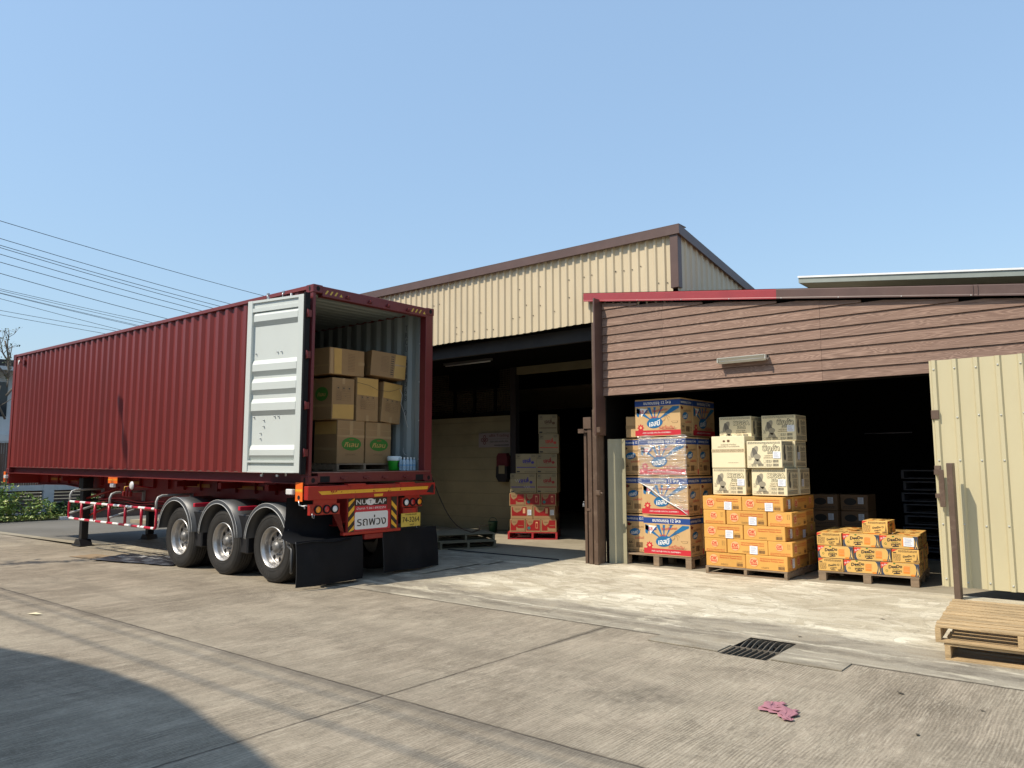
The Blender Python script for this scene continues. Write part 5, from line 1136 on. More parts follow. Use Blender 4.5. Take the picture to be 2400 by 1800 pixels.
# ------------------------------------------------------------ STACK 3: cream snack cartons on the DK cartons
BP = {}
def BG_(th, la, sl=False):
    k = (th, la, sl)
    if k not in BP: BP[k] = big_box(th, la, 30+len(BP)*4, sl).build('cream_snack_carton')
    return BP[k]
BG = 'cream snack cartons piled on the orange-yellow cartons'; z1 = 1.262; z2 = z1+.397
place(BG_(False, True), '', (-5.0, 10.95, z1), 0, 'labelled BIGGA carton at the left of the lowest cream row', group=BG)
place(BG_(False, True), '', (-4.385, 10.93, z1), 0, 'labelled BIGGA carton at the right of the lowest cream row', group=BG)
place(BG_(True, False, True), '', (-4.375, 11.42, z1), .02, 'shaded cream carton behind the right one in the lowest cream row', group=BG)
place(BG_(True, False), '', (-5.0, 11.44, z1), 0, 'hidden-front cream carton behind the left one in the lowest cream row', group=BG)
place(BG_(True, True), '', (-4.425, 10.88, z2), 0, 'Thai-lettered cream carton at the right of the middle cream row', group=BG)
place(BG_(True, False, True), '', (-4.40, 11.37, z2), .0, 'shaded cream carton behind the right one in the middle cream row', group=BG)
place(BG_(False, False), '', (-5.02, 11.44, z2), 0, 'cream carton tucked behind the plain one in the middle cream row', group=BG)
place(BG_(False, False), '', (-5.03, 11.31, z2+.397), 0, 'half-shaded BIGGA carton without label at the top left of the cream pile', group=BG)
place(BG_(True, True), '', (-4.39, 11.40, z2+.397), 0, 'shaded Thai-lettered cream carton at the top right of the cream pile', group=BG)
b, f = carton(.52, .40, .475, mat('pale_cream_board', (.80, .69, .45), .6, var=.04, vs=2, bump=.1, bs=9), 8)
fr = f['front']; b.rect(fr, 0, .52, .232, .235, K_in, .001); b.rect(fr, .0, .52, .235, .285, M_tapec2 if False else mat('printed_tape', (.72, .58, .36), .3), .0014); b.lines(fr, .01, .51, .24, .28, 3, I_brn, c=.003, seed=9, th=.4)
b.text(fr, .27, .35, 'ระวังแตก ห้ามโยน', .020, I_brn, w=.24, bold=.01); b.text(fr, .27, .32, 'ขนมขบเคี้ยว ห้ามวางของหนัก', .018, I_brn, w=.34, bold=.01); b.ell(fr, .20, .40, .02, .016, I_brn); b.rect(fr, .25, .29, .385, .42, I_brn); b.lines(fr, .26, .42, .07, .085, 1, I_brn, seed=4); b.ring(f['right'], .10, .38, .012, .017, M_ink)
place(b.build('plain_cream_carton'), '', (-5.0, 10.94, z2), 0, 'plain pale cream carton with printed tape between the BIGGA cartons')
# ------------------------------------------------------------ STACK 4: biscuit cartons
SF = Matrix.Translation((-3.555, 11.13, .1)) @ Matrix.Rotation(math.radians(5.0), 4, 'Z')
pallet('wooden_pallet', 1.25, 1.25, .132, 8, M_woodo, 'blocks', 'low wooden pallet under the yellow DeeDo biscuit cartons', (0, 0, 0), frm=SF, seed=8)
DEP = {}
def DE(la):
    if la not in DEP: DEP[la] = dee_box(la, 60+len(DEP)).build('biscuit_carton')
    return DEP[la]
EG = 'yellow biscuit cartons on the low pallet'; hh = .1765; LW, LD = .462, .325
R = random.Random(6)
for k in range(3):
    z = .134+k*hh; lv = ['bottom', 'middle', 'top'][k]; j_ = lambda: R.uniform(-.006, .006)
    row = [('e', 0), ('l', LD+.008), ('l', LD+LW+.016)] if k != 1 else [('l', 0), ('l', LW+.008), ('e', 2*LW+.016)]
    nm = {0: ('left end-on', 'middle', 'right'), 1: ('left', 'middle', 'right end-on')}[1 if k == 1 else 0]
    for i, (ty, x) in enumerate(row):
        lab = (k == 2 and i == 2)
        if ty == 'l': place(DE(lab), '', (x+j_(), .008+j_(), z), 0, '%s carton in the %s front row of the DeeDo pallet%s' % (nm[i], lv, ', with white label' if lab else ''), group=EG, frm=SF)
        else: place(DE(False), '', (x+.0+j_(), LW+.008, z), -PI/2, '%s carton in the %s front row of the DeeDo pallet' % (nm[i], lv), group=EG, frm=SF)
    # right flank columns
    y = .34 if k != 1 else .475; n = 1
    while y < 1.2-.30:
        if (k+n) % 2: place(DE(False), '', (1.245-LD+.0, y+LW, z), -PI/2, 'carton %s along the shaded flank in the %s layer of the DeeDo pallet' % (['nearest', 'halfway back', 'farthest back'][n-1], lv), group=EG, frm=SF); y += LW+.008
        else: place(DE(False), '', (1.245-LW, y, z), 0, 'carton %s along the shaded flank in the %s layer of the DeeDo pallet' % (['nearest', 'halfway back', 'farthest back'][n-1], lv), group=EG, frm=SF); y += LD+.008
        n += 1
    if k == 2:
        for i, (x, y) in enumerate(((.0, .48), (.0, .82), (.35, .40) )):
            place(DE(False), '', (x+.0, y, z), 0, '%s lid-up carton on top of the DeeDo pallet' % ('nearer left', 'rear left', 'central')[i], group=EG, frm=SF)
        place(DE(False), '', (.37, .76, z), 0, 'rear central lid-up carton on top of the DeeDo pallet', group=EG, frm=SF)
place(DE(False), '', (.60, .13+LW, .134+3*hh), -PI/2-.06, 'single carton lying alone on top of the DeeDo pallet', group=EG, frm=SF)
# ------------------------------------------------------------ RED PALLET STACK inside the tall warehouse
ua = math.atan2(.56, .91); RF = Matrix.Translation((-10.76, 13.03, .1)) @ Matrix.Rotation(ua, 4, 'Z')
pallet('red_pallet', 1.09, 1.0, .155, 7, M_redw, 'stringer', 'red painted pallet inside the tall warehouse under red cartons', (0, 0, 0), frm=RF, seed=9)
RG = 'red printed cartons on the red pallet'; zq = .157
for k, row in enumerate(([(.05, .335, 0, 0), (.395, .335, 1, 0), (.735, .335, 0, 0)], [(.07, .485, 2, 1), (.565, .485, 2, 1)], [(.04, .345, 0, 0), (.39, .335, 1, 0), (.735, .335, 1, 0)])):
    for i, (x, w1, kd, la) in enumerate(row):
        o = red_box(w1, kd, la, 80+k*5+i).build('red_carton'); q = (['left', 'middle', 'right'] if len(row) == 3 else ['left labelled', 'right labelled'])[i]
        place(o, '', (x, .01, zq+k*.281), 0, '%s red printed carton in the %s row on the red pallet' % (q, ['bottom', 'middle', 'top'][k]), group=RG, frm=RF)
    for i in (0, 1):
        o = red_box(.335, 1, 0, 95+k*5+i).build('red_carton'); place(o, '', (1.07-.34+.0, .36+i*.345, zq+k*.281), 0, 'red printed carton %s on the dark flank, %s row on the red pallet' % (['halfway back', 'at the back'][i], ['bottom', 'middle', 'top'][k]), group=RG, frm=RF)
JG = 'buff cartons marked 20 above the red cartons'; z0 = zq+3*.281+.002
for i, (x, w1, dz, ink, q) in enumerate(((.06, .575, 0, I_pur, 'lower left buff carton with violet print and chalk scrawl'), (.645, .45, 0, I_dred, 'lowest right buff carton with red print'), (.185, .465, .43, I_pur, 'upper left buff carton with violet print'), (.65, .45, .43, I_dred, 'second right buff carton with red print'), (.70, .44, .86, I_rorg, 'third right buff carton with red print'), (.69, .42, 1.29, I_brn, 'topmost buff carton with brown print'))):
    bb = jelly_box(w1, ink, 120+i)
    if i == 0:
        fr = Fr((0, 0, 0), (1, 0, 0), (0, 0, 1)); bb.tube([fr.p(.10+.11*t, .27+.03*math.sin(t*14), .004) for t in fr_range(0, 1, 14)], .0025, I_wht, n=4); bb.tube([fr.p(.30+.14*t, .13+.03*math.sin(t*17), .004) for t in fr_range(0, 1, 14)], .0025, I_wht, n=4)
    place(bb.build('buff_carton'), '', (x, .01, z0+dz), 0, q+' on the red pallet stack', group=JG, frm=RF)
o = jelly_box(.45, I_dred, 140).build('buff_carton')
for i, dz in enumerate((0, .43, .86, 1.29)): place(o, '', (.66, .42, z0+dz), 0, 'dim buff carton behind the %s right one on the red pallet' % ['lowest', 'second', 'third', 'topmost'][i], group=JG, frm=RF)
# ================================================================== CARGO in the container
def kcarton(w_, d_, h, style, seed):
    """worn kraft carton; front face is the one towards the container doors"""
    b, f = carton(w_, d_, h, K_kraft, seed, tape=K_tape); fr = f['front']; R = random.Random(seed)
    def symbols(y, s=.045):
        for i in range(3):
            x = w_*.2+i*w_*.25; b.rect(fr, x, x+s*1.3, y, y+s*1.6, I_ink2, .0016); b.rect(fr, x+.002, x+s*1.3-.002, y+.002, y+s*1.6-.002, K_kraft, .0022)
            b.ell(fr, x+s*.65, y+s*.9, s*.35, s*.25, I_ink2, .003, n=8); b.rect(fr, x+s*.6, x+s*.7, y+s*.3, y+s*.9, I_ink2, .003)
    def form(y0, y1):
        n = 5
        for i in range(n+1): y = y0+(y1-y0)*i/n; b.rect(fr, w_*.17, w_*.83, y, y+.0022, I_brn, .0016)
        b.rect(fr, w_*.17, w_*.175, y0, y1, I_brn, .0016); b.rect(fr, w_*.825, w_*.83, y0, y1, I_brn, .0016); b.rect(fr, w_*.42, w_*.425, y0, y1, I_brn, .0016)
        b.lines(fr, w_*.2, w_*.4, y0, y1, 5, I_brn, seed=seed, th=.25); b.text(fr, w_*.6, (y0+y1)/2, str(seed % 3+2), .02, I_ink2)
    if style == 'logo':
        x, y = w_*.52, h*.45; b.ell(fr, x, y, w_*.36, h*.155, I_grn, .002); b.text(fr, x, y-.01, 'กิเลน', .075, K_kraft2, c=.0035, w=w_*.52, bold=.03, shear=.2); b.text(fr, x, y+h*.10, 'ตรา', .022, I_red, c=.0035, w=w_*.16, bold=.03)
        b.rect(fr, w_*.3, w_*.68, h*.18, h*.23, I_brn, .0016); b.rect(fr, w_*.3+.002, w_*.68-.002, h*.18+.002, h*.23-.002, K_kraft, .0022); b.lines(fr, w_*.33, w_*.65, h*.19, h*.22, 1, I_brn, c=.003)
        b.shape(fr, [(0, h*.62), (w_, h*.60), (w_, h*.66), (0, h*.65)], K_tape, .0026); b.rect(fr, w_*.44, w_*.56, h*.66, h*.99, K_tape, .003); b.shape(fr, [(0, h*.80), (w_, h*.78), (w_, h*.795), (0, h*.81)], K_tape, .0036)
    elif style == 'low': symbols(h*.70); form(h*.46, h*.68); b.shape(fr, [(.01, .02), (w_-.01, .02), (w_-.01, h*.38), (.02, h*.36)], K_kraft2, .003); b.rect(fr, w_*.44, w_*.56, h*.86, h, K_tape, .003)
    elif style == 'high': symbols(h*.50, .04); form(h*.27, h*.48); b.shape(fr, [(.01, h*.60), (w_-.01, h*.58), (w_-.01, h-.01), (.01, h-.01)], K_kraft2, .003); b.rect(fr, w_*.44, w_*.56, 0, h*.14, K_tape, .003)
    elif style == 'side': b.shape(fr, [(w_*.14, .01), (w_*.34, .01), (w_*.34, h-.01), (w_*.12, h-.01)], K_kraft2, .003); b.rect(fr, w_*.02, w_*.10, .01, h-.01, K_tape, .003); b.lines(fr, w_*.52, w_*.72, h*.15, h*.85, 12, I_brn, seed=seed, th=.2); b.shape(fr, [(w_*.82, h*.42), (w_, h*.44), (w_, h*.56), (w_*.82, h*.55)], K_tape, .003)
    elif style == 'side2': b.shape(fr, [(w_*.66, .01), (w_-.01, .01), (w_-.01, h-.01), (w_*.68, h-.01)], K_kraft2, .003); b.lines(fr, w_*.56, w_*.64, h*.1, h*.9, 9, I_ink2, seed=seed, th=.4); b.lines(fr, w_*.28, w_*.5, h*.2, h*.85, 12, I_brn, seed=seed+1, th=.2); b.rect(fr, w_*.66, w_, h*.52, h*.58, K_tape, .004)
    fl = f['left']; (b.ell(fl, d_*.62, h*.62, d_*.24, h*.17, I_grn, .002), b.text(fl, d_*.62, h*.61, 'กิเลน', .06, K_kraft2, c=.0035, w=d_*.3, bold=.03, shear=.2)) if style == 'low' else 0; b.shape(fl, [(0, h*.32), (d_, h*.30), (d_, h*.36), (0, h*.38)], K_tape, .0022)
    if style == 'logo': b.rect(fl, .02, d_-.02, h*.68, h*.97, K_kraft2, .0045)
    return b.build('kraft_carton')
KG = 'kraft cartons loaded in the container'
def kp(x, y, z, w_, d_, h, st, seed, lab, yaw=0, roll=0):
    place(kcarton(w_, d_, h, st, seed), '', (x, y, z), PI/2+yaw, lab, group=KG, frm=CM @ Matrix.Translation((0, 0, 0)), rx=0) if not roll else \
        tagm(kcarton(w_, d_, h, st, seed), CM @ Matrix.Translation((x, y, z)) @ Matrix.Rotation(roll, 4, 'X') @ Matrix.Rotation(PI/2+yaw, 4, 'Z'), lab)
def tagm(o, M, lab): o.matrix_world = M; tag(o, lab, 'box', KG)
X0 = -.65
kp(X0, .985, .292, .545, .60, .685, 'logo', 7, 'kraft carton with green oval at the lower left of the container load')
kp(X0-.01, 1.565, .292, .545, .60, .675, 'logo', 8, 'kraft carton with green oval at the lower right of the container load')
kp(X0, .865, .982, .44, .70, .665, 'low', 11, 'kraft carton with pale lower panel, left of the middle row in the container')
kp(X0+.01, 1.345, .975, .455, .55, .715, 'high', 12, 'kraft carton with pale upper panel, centre of the middle row in the container')
kp(X0+.02, 1.85, .985, .425, .55, .68, 'high', 15, 'tilted kraft carton with loose strap, right of the middle row in the container', roll=-.085)
kp(X0, .80, 1.70, .715, .62, .425, 'side', 14, 'left kraft carton lying on its side on top of the container load', yaw=.03)
kp(X0+.03, 1.60, 1.745, .66, .55, .42, 'side2', 16, 'right kraft carton leaning down on top of the container load', yaw=-.22, roll=-.075)
for i, (x, y, z, w_, h) in enumerate(((-1.42, .12, .17, .6, .7), (-1.42, .12, .88, .6, .7), (-1.40, .78, 1.66, .6, .45), (-1.4, 1.5, 1.66, .6, .42), (-1.42, .15, 1.6, .6, .5))):
    kp(x, y, z, w_, .6, h, 'none', 20+i, 'dim kraft carton at the %s of the second row inside the container' % ['lower left', 'middle left', 'upper centre', 'upper right', 'upper left'][i])
pallet('wooden_pallet', 1.12, 1.1, .118, 8, M_woodo, 'stringer', 'wooden pallet on the container floor under the kraft cartons', (X0-.0, .99, .172), PI/2, frm=CM, seed=12)
M_green = mat('green_plastic', (.02, .30, .02), .3); M_lid = mat('white_plastic', (.72, .78, .76), .35)
q = empty('cooler_bucket', (0, 0, 0), label='green plastic cooler bucket with white lid on the container floor', cat='bucket'); q.matrix_world = CM @ Matrix.Translation((-.52, 2.07, .172))
b = MB(); P = []; 
b.lathe([(0, 0), (.085, 0), (.095, .02), (.112, .17), (.112, .18)], (0, 0, 0), (0, 0, 1), M_green, n=24); b.build('bucket_body', q)
b = MB(); b.lathe([(.118, .165), (.122, .18), (.120, .225), (.10, .24), (0, .24)], (0, 0, 0), (0, 0, 1), M_lid, n=24); b.build('lid', q)
b = MB(); b.box(.105, .125, -.02, .02, .06, .14, M_leg, c=.004); b.build('latch', q)
M_pet = bpy.data.materials.new('clear_bottle'); M_pet.use_nodes = True; g_ = M_pet.node_tree.nodes['Principled BSDF']; g_.inputs['Base Color'].default_value = (.55, .72, .85, 1); g_.inputs['Roughness'].default_value = .12; g_.inputs['Alpha'].default_value = .55
b = MB(); b.lathe([(0, 0), (.030, 0), (.032, .01), (.030, .05), (.032, .06), (.032, .13), (.026, .165), (.012, .19), (.012, .205)], (0, 0, 0), (0, 0, 1), M_pet, n=16); b.lathe([(.0325, .08), (.0325, .10)], (0, 0, 0), (0, 0, 1), mat('bottle_label', (.12, .30, .48), .5), n=16)
b.lathe([(.014, .198), (.014, .215), (0, .216)], (0, 0, 0), (0, 0, 1), I_wht, n=12); P_b = b.build('water_bottle')
for i in range(8):
    place(P_b, '', (-.36+.075*(i // 4), 2.075+.075*(i % 4), .173), 0, 'clear water bottle in the small pack beside the green bucket', cat='bottle', group='water bottles in the container', frm=CM)
b = MB()
P1 = [(-.60+.01, y, z) for y, z in ((1.30, 1.60), (1.40, 1.585), (1.55, 1.565), (1.75, 1.50), (1.85, 1.495), (2.0, 1.49), (2.15, 1.53), (2.22, 1.56))]
b.tube(P1, .003, M_ink, n=4); b.tube([(-.60, 2.24, 1.55), (-.57, 2.27, 1.45), (-.58, 2.25, 1.30), (-.55, 2.30, 1.15), (-.50, 2.34, .9)], .0025, I_wht, n=4); b.tube([(-.55, 2.30, .55), (-.52, 2.26, .50), (-.50, 2.28, .44), (-.50, 2.33, .43)], .0025, I_wht, n=4)
o = b.build('packing_strap'); o.matrix_world = CM; tag(o, 'loose thin packing strap drooping across the kraft cartons', 'strap')
# ================================================================== PALLETS LYING ABOUT
pallet('wooden_pallet', 1.24, 1.30, .145, 10, M_wood, 'stringer', 'lower pale wooden pallet of the pair at the right foreground', (-1.415, 7.72, .008), .06, rx=.035, seed=21, bw=.094)
pallet('wooden_pallet', 1.26, 1.32, .145, 10, M_wood, 'stringer', 'upper pale wooden pallet of the pair at the right foreground', (-1.48, 7.70, .158), .05, rx=.035, seed=22, bw=.094)
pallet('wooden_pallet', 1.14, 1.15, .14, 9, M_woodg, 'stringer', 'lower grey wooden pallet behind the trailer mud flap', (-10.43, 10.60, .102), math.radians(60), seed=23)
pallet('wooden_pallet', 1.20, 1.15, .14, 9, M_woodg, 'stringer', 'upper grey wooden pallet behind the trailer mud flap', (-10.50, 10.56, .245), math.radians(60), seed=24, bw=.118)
for i in range(8):
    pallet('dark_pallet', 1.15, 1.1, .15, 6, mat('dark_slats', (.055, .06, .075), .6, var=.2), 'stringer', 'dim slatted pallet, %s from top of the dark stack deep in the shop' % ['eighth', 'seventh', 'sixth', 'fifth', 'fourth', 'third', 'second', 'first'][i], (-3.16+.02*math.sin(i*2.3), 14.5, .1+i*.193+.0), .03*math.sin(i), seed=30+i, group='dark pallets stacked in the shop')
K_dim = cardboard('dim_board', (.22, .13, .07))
for i in range(2):
    for k in range(4):
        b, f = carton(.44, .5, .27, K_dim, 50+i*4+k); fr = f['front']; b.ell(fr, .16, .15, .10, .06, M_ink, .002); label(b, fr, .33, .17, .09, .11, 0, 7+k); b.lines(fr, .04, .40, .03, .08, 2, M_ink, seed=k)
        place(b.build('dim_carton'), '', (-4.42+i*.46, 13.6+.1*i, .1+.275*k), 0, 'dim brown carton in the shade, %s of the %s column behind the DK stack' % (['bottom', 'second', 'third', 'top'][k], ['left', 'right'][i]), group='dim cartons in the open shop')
b = MB(); b.tube([(-3.9, 15.2, 2.27), (-3.1, 15.2, 2.27)], .012, mat('dim_tube', (.10, .10, .12), .4)); tag(b.build('tube_light'), 'faint unlit tube light deep inside the dark shop', 'light')
# ================================================================== THINGS ON WALL AND FLOOR
M_sgn = mat('sign_plate', (.26, .22, .21), .5)
b = MB(); b.box(-12.98, -11.945, 14.57, 14.592, 2.155, 2.515, M_sgn); fr = Fr((-12.98, 14.569, 2.155), (1, 0, 0), (0, 0, 1)); M_log = mat('maroon_logo', (.12, .01, .02), .5)
for dx, dy in ((0, .075), (0, -.075), (.075, 0), (-.075, 0)): b.ring(fr, .20+dx, .19+dy, .028, .045, M_log)
b.shape(fr, [(.17, .16), (.23, .22), (.24, .21), (.18, .15)], M_log); b.shape(fr, [(.17, .22), (.23, .16), (.22, .15), (.16, .21)], M_log)
b.text(fr, .68, .285, 'aBit:Trading', .072, M_log, w=.64); b.rect(fr, .36, 1.0, .205, .209, M_ink); b.text(fr, .68, .145, 'บริษัท เอบิท เทรดดิ้ง จำกัด', .04, M_ink, w=.60, bold=.02); b.lines(fr, .52, 1.0, .03, .07, 1, M_ink, th=.6)
tag(b.build('company_sign'), 'small company sign reading aBit:Trading on the cream block wall', 'sign')
q = empty('hanging_bag', (-12.11, 14.5, 1.3), label='dark red and black bag with pale pocket hanging on the cream wall', cat='bag')
M_bag = mat('dark_red_cloth', (.10, .008, .012), .6)
b = MB(); rr = [(-.17, .08), (-.17, .60), (-.12, .70), (.12, .70), (.17, .60), (.17, .08), (.10, .0), (-.10, .0)]
b.prism(Fr((0, -.05, 0), (1, 0, 0), (0, 0, 1)), [(-.17, .38), (-.17, .62), (-.12, .70), (.12, .70), (.17, .62), (.17, .38)], .12, M_bag); b.build('bag_top', q)
b = MB(); b.prism(Fr((0, -.06, 0), (1, 0, 0), (0, 0, 1)), [(-.17, .379), (-.19, .12), (-.10, .0), (.12, .0), (.18, .10), (.17, .379)], .13, M_leg); b.build('bag_bottom', q)
b = MB(); b.rect(Fr((0, -.062, 0), (1, 0, 0), (0, 0, 1)), -.09, .10, .20, .40, M_block, .003); b.build('pocket', q)
q = empty('green_bucket', (-12.1, 14.1, .1), label='small dark green bucket with handle by the cream wall', cat='bucket'); M_dg = mat('dark_green', (.01, .05, .025), .5)
b = MB(); b.lathe([(0, 0), (.09, 0), (.115, .26), (.12, .27), (.11, .27), (.085, .01)], (0, 0, 0), (0, 0, 1), M_dg, n=20); b.build('bucket_body', q)
b = MB(); b.tube([(.12*math.cos(t), .0, .27+.09*math.sin(t)) for t in fr_range(0, PI, 10)], .006, M_dg, n=6); b.build('handle', q)
b = MB(); e0 = Vector((-9.12, 9.05, 1.55)); e1 = Vector((-10.25, 11.3, .40)); P = []
for t in fr_range(0, 1, 20):
    p_ = e0.lerp(e1, t); p_.z -= .42*math.sin(PI*t)*(1-t*.35)*.8; P.append(p_)
P += [Vector((-10.5, 11.8, .40)), Vector((-11.2, 12.6, .40)), Vector((-12.0, 13.9, .30)), Vector((-12.4, 14.3, .13)), Vector((-11.9, 14.45, .14)), Vector((-11.75, 14.45, .5)), Vector((-11.7, 14.5, 1.2))]
b.tube(P, .009, M_leg, n=6); tag(b.build('power_cable'), 'thin black cable hanging from the container corner to the grey pallets', 'cable')
b = MB(); b.box(-11.4, -7.75, 10.735, 10.765, .085, .118, M_leg, c=.004); tag(b.build('floor_edge_bar'), 'thin black steel bar along the raised floor edge of the tall warehouse', 'bar')
def strip(P, w_, nm, lab, m):
    b = MB(); V = []
    for i, (x, y) in enumerate(P):
        z = ramp(x, y)+.006+.006*(i % 2); V += [(x-w_/2, y, z), (x+w_/2, y, z+.004)]
    n = len(P); b.add(V, [(2*i, 2*i+1, 2*i+3, 2*i+2) for i in range(n-1)], m); b.add([(x, y, z-.005) for x, y, z in V], [(2*i, 2*i+2, 2*i+3, 2*i+1) for i in range(n-1)], m); tag(b.build(nm), lab, 'cardboard')
M_cstrip = mat('grey_cardboard', (.34, .30, .22), .8, var=.15)
strip([(-8.74+.17*t, 8.5+1.12*t) for t in fr_range(0, 1, 8)], .10, 'cardboard_strip', 'long pale cardboard strip lying in the shade behind the trailer', M_cstrip)
strip([(-8.40-.02*t, 9.60+.45*t) for t in fr_range(0, 1, 5)], .08, 'cardboard_strip', 'short pale cardboard strip beyond the long one behind the trailer', M_cstrip)
# tarpaulin scraps and mats beside the front tyres
def crumple(nm, cx, cy, sx_, sy_, amp, m, lab, cat, seed, rz=0, z0=None, n=26, shape=None):
    b = MB(); R = random.Random(seed); FQ = 2.8 if amp < .08 else 6.5; ph = [(R.uniform(-1, 1)*FQ/sx_, R.uniform(-1, 1)*FQ/sy_, R.uniform(0, 6)) for _ in range(7)]; V = []
    for j in range(n+1):
        for i in range(n+1):
            u, v = i/n-.5, j/n-.5; x, y = u*sx_, v*sy_
            if shape: x, y = shape(u, v)
            h = sum(abs(math.sin(a*x*3+c*y*3+p_)) for a, c, p_ in ph)/7; e = max(0, 1-(2*max(abs(u), abs(v)))**4)
            X_, Y_ = x*math.cos(rz)-y*math.sin(rz)+.02*math.sin(v*17+seed)*sx_, x*math.sin(rz)+y*math.cos(rz)+.03*math.sin(u*13)*sy_
            zg = z0 if z0 is not None else (ramp(cx+X_, cy+Y_) if cy+Y_ > 7.1 else 0); V.append((X_, Y_, zg+.006+amp*h*(.25+.75*e)))
    b.add(V, [(j*(n+1)+i, j*(n+1)+i+1, (j+1)*(n+1)+i+1, (j+1)*(n+1)+i) for j in range(n) for i in range(n)], m, False)
    tag(b.build(nm, None, (cx, cy, 0)), lab, cat)
M_cloth = mat('pink_cloth', (.35, .155, .18), .9, var=.12, bump=.2)
crumple('cloth', -2.04, 5.45, .42, .24, .036, M_cloth, 'crumpled pink cloth lying alone on the road in the foreground', 'cloth', 4, rz=-.80, n=34, shape=lambda u, v: (u*.38+.02*math.sin(v*19), v*.20*(1.05-1.9*abs(u+.08)**1.3+.22*math.sin(u*31))+.025*math.sin(u*11)))
crumple('tarpaulin', -14.1, 6.75, 2.0, .75, .11, mat('black_tarp', (.02, .02, .024), .45), 'crumpled black tarpaulin on the ground beside the front trailer tyre', 'tarpaulin', 9, rz=.25)
crumple('flat_mat', -15.4, 6.45, 1.2, .5, .012, mat('brown_mat', (.30, .21, .12), .8), 'flat brown mat on the road left of the black tarpaulin', 'mat', 12, rz=.1)
# drain grate: a flat welded half and a bent half
M_grate = mat('grate_steel', (.16, .14, .11), .55, metal=.3, var=.3, vs=8, dirt=.5)
q = empty('drain_grate', (GX0, 6.76, -.03), label='rusty steel drain grate with bent bars in the gutter', cat='grate')
b = MB(); b.box(0, .45, 0, .02, 0, .028, M_grate); b.box(0, .45, .35, .37, 0, .028, M_grate); b.box(0, .014, .02, .35, 0, .028, M_grate); b.box(.436, .45, .02, .35, 0, .028, M_grate); b.build('frame', q)
for k in range(7): b = MB(); x = .055+k*.055; b.box(x, x+.010, .02, .35, .002, .030, M_grate); b.build('bar', q)
for k in range(8):
    b = MB(); x = .03+k*.054; y0 = .38; P = [(x+.02*math.sin(t*PI)+.012*t, y0+.385*t, .005+.055*math.sin(t*PI)*(1+.1*(k % 3))) for t in fr_range(0, 1, 8)]
    V = []
    for x_, y_, z_ in P: V += [(x_, y_, z_), (x_+.008, y_, z_), (x_+.008, y_, z_-.03), (x_, y_, z_-.03)]
    Fc = []
    for i in range(8):
        for j in range(4): Fc.append((4*i+j, 4*i+(j+1) % 4, 4*i+4+(j+1) % 4, 4*i+4+j))
    b.add(V, [f[::-1] for f in Fc], M_grate); b.build('bent_bar', q)
# raised apron slabs beside the grate
b = MB(); M_slab = M_yard
for x0, x1 in ((GX0-.75, GX0-.02), (GX1+.02, GX1+.62)): b.box(x0, x1, 6.80, 7.09, .004, .012, M_slab)
struct(b.build('drain_apron'), 'concrete patches on either side of the drain grate')
# dead leaves and paper scraps
M_leafd = mat('dead_leaf', (.07, .055, .035), .8); R = random.Random(11); PL = None
def leafmesh():
    b = MB(); P = [(-.04, 0, .004), (-.02, .016, .012), (.01, .018, .010), (.045, 0, .016), (.01, -.016, .012), (-.02, -.013, .008)]; b.add(P+[(0, 0, .006)], [(i, (i+1) % 6, 6)[::-1] for i in range(6)], M_leafd); return b.build('dead_leaf')
PL = leafmesh()
for x, y in [(-2.2, 8.9), (-1.49, 6.43), (-2.7, 7.8), (-.95, 6.34), (-1.2, 5.54), (-10.28, 3.45), (-4.9, 9.2)]:
    s_ = R.uniform(.45, .8); o = place(PL, '', (x, y, (ramp(x, y) if y > 7.1 else 0)+.002), R.uniform(0, 6), 'small dry dead leaf lying on the concrete', cat='leaf', group='dead leaves on the concrete'); o.scale = (s_, s_, s_)
b = MB(); b.add([(0, 0, .01), (.17, .04, .015), (.19, .10, .012), (.05, .08, .02)], [(0, 1, 2, 3)], K_cream); tag(b.build('paper_scrap', None, (-10.2, 3.5, 0)), 'pale paper scrap on the road at the far left', 'paper')
# ================================================================== LEFT BACKGROUND
M_wwall = mat('white_render', (.62, .62, .60), .8, var=.1, vs=1, dirt=.3, dcol=(.35, .34, .32), ds=1.5); M_slat = mat('brown_slats', (.15, .10, .075), .8, var=.3, vs=4, stretch=(1, 4, .4)); M_roofd = mat('dark_roof', (.035, .03, .03), .6)
q = empty('boundary_fence', (-28.6, 8, 0), label='brown slat fence with white posts and rail behind the bushes', cat='fence')
for y in fr_range(-2.2, 22.3, 8):
    b = MB(); b.box(-28.75, -28.45, y+.0, y+.32, 0, 2.75, M_wwall, c=.01); o = b.build('white_post', q, (28.6, -8, 0))
for z0_, z1_, nm in ((.92, 1.10, 'white_rail'), (2.55, 2.75, 'white_rail'), (0, .18, 'white_rail')):
    b = MB(); b.box(-28.68, -28.52, -2.2, 22.6, z0_, z1_, M_wwall); b.build(nm, q, (28.6, -8, 0))
b = MB(); y = -2.2; R = random.Random(8)
while y < 22.3: b.box(-28.63, -28.6, y, y+.055, 1.1, 2.5+R.uniform(-.05, .0), M_slat); y += .07
y = -2.2
for z in fr_range(.2, .86, 6): b.box(-28.64, -28.61, -2.2, 22.3, z, z+.085, M_slat)
b.build('slats', q, (28.6, -8, 0))
q = empty('white_house', (-33, 8, 0), label='white two storey house with dark roof behind the fence at far left', cat='house')
def HB(b, n): b.build(n, q, (33, -8, 0))
b = MB(); b.box(-43, -33, -6, 10.8, 0, 5.44, M_wwall); b.box(-33.0, -32.9, -6, 10.8, 2.75, 2.95, M_wwall); HB(b, 'wall')
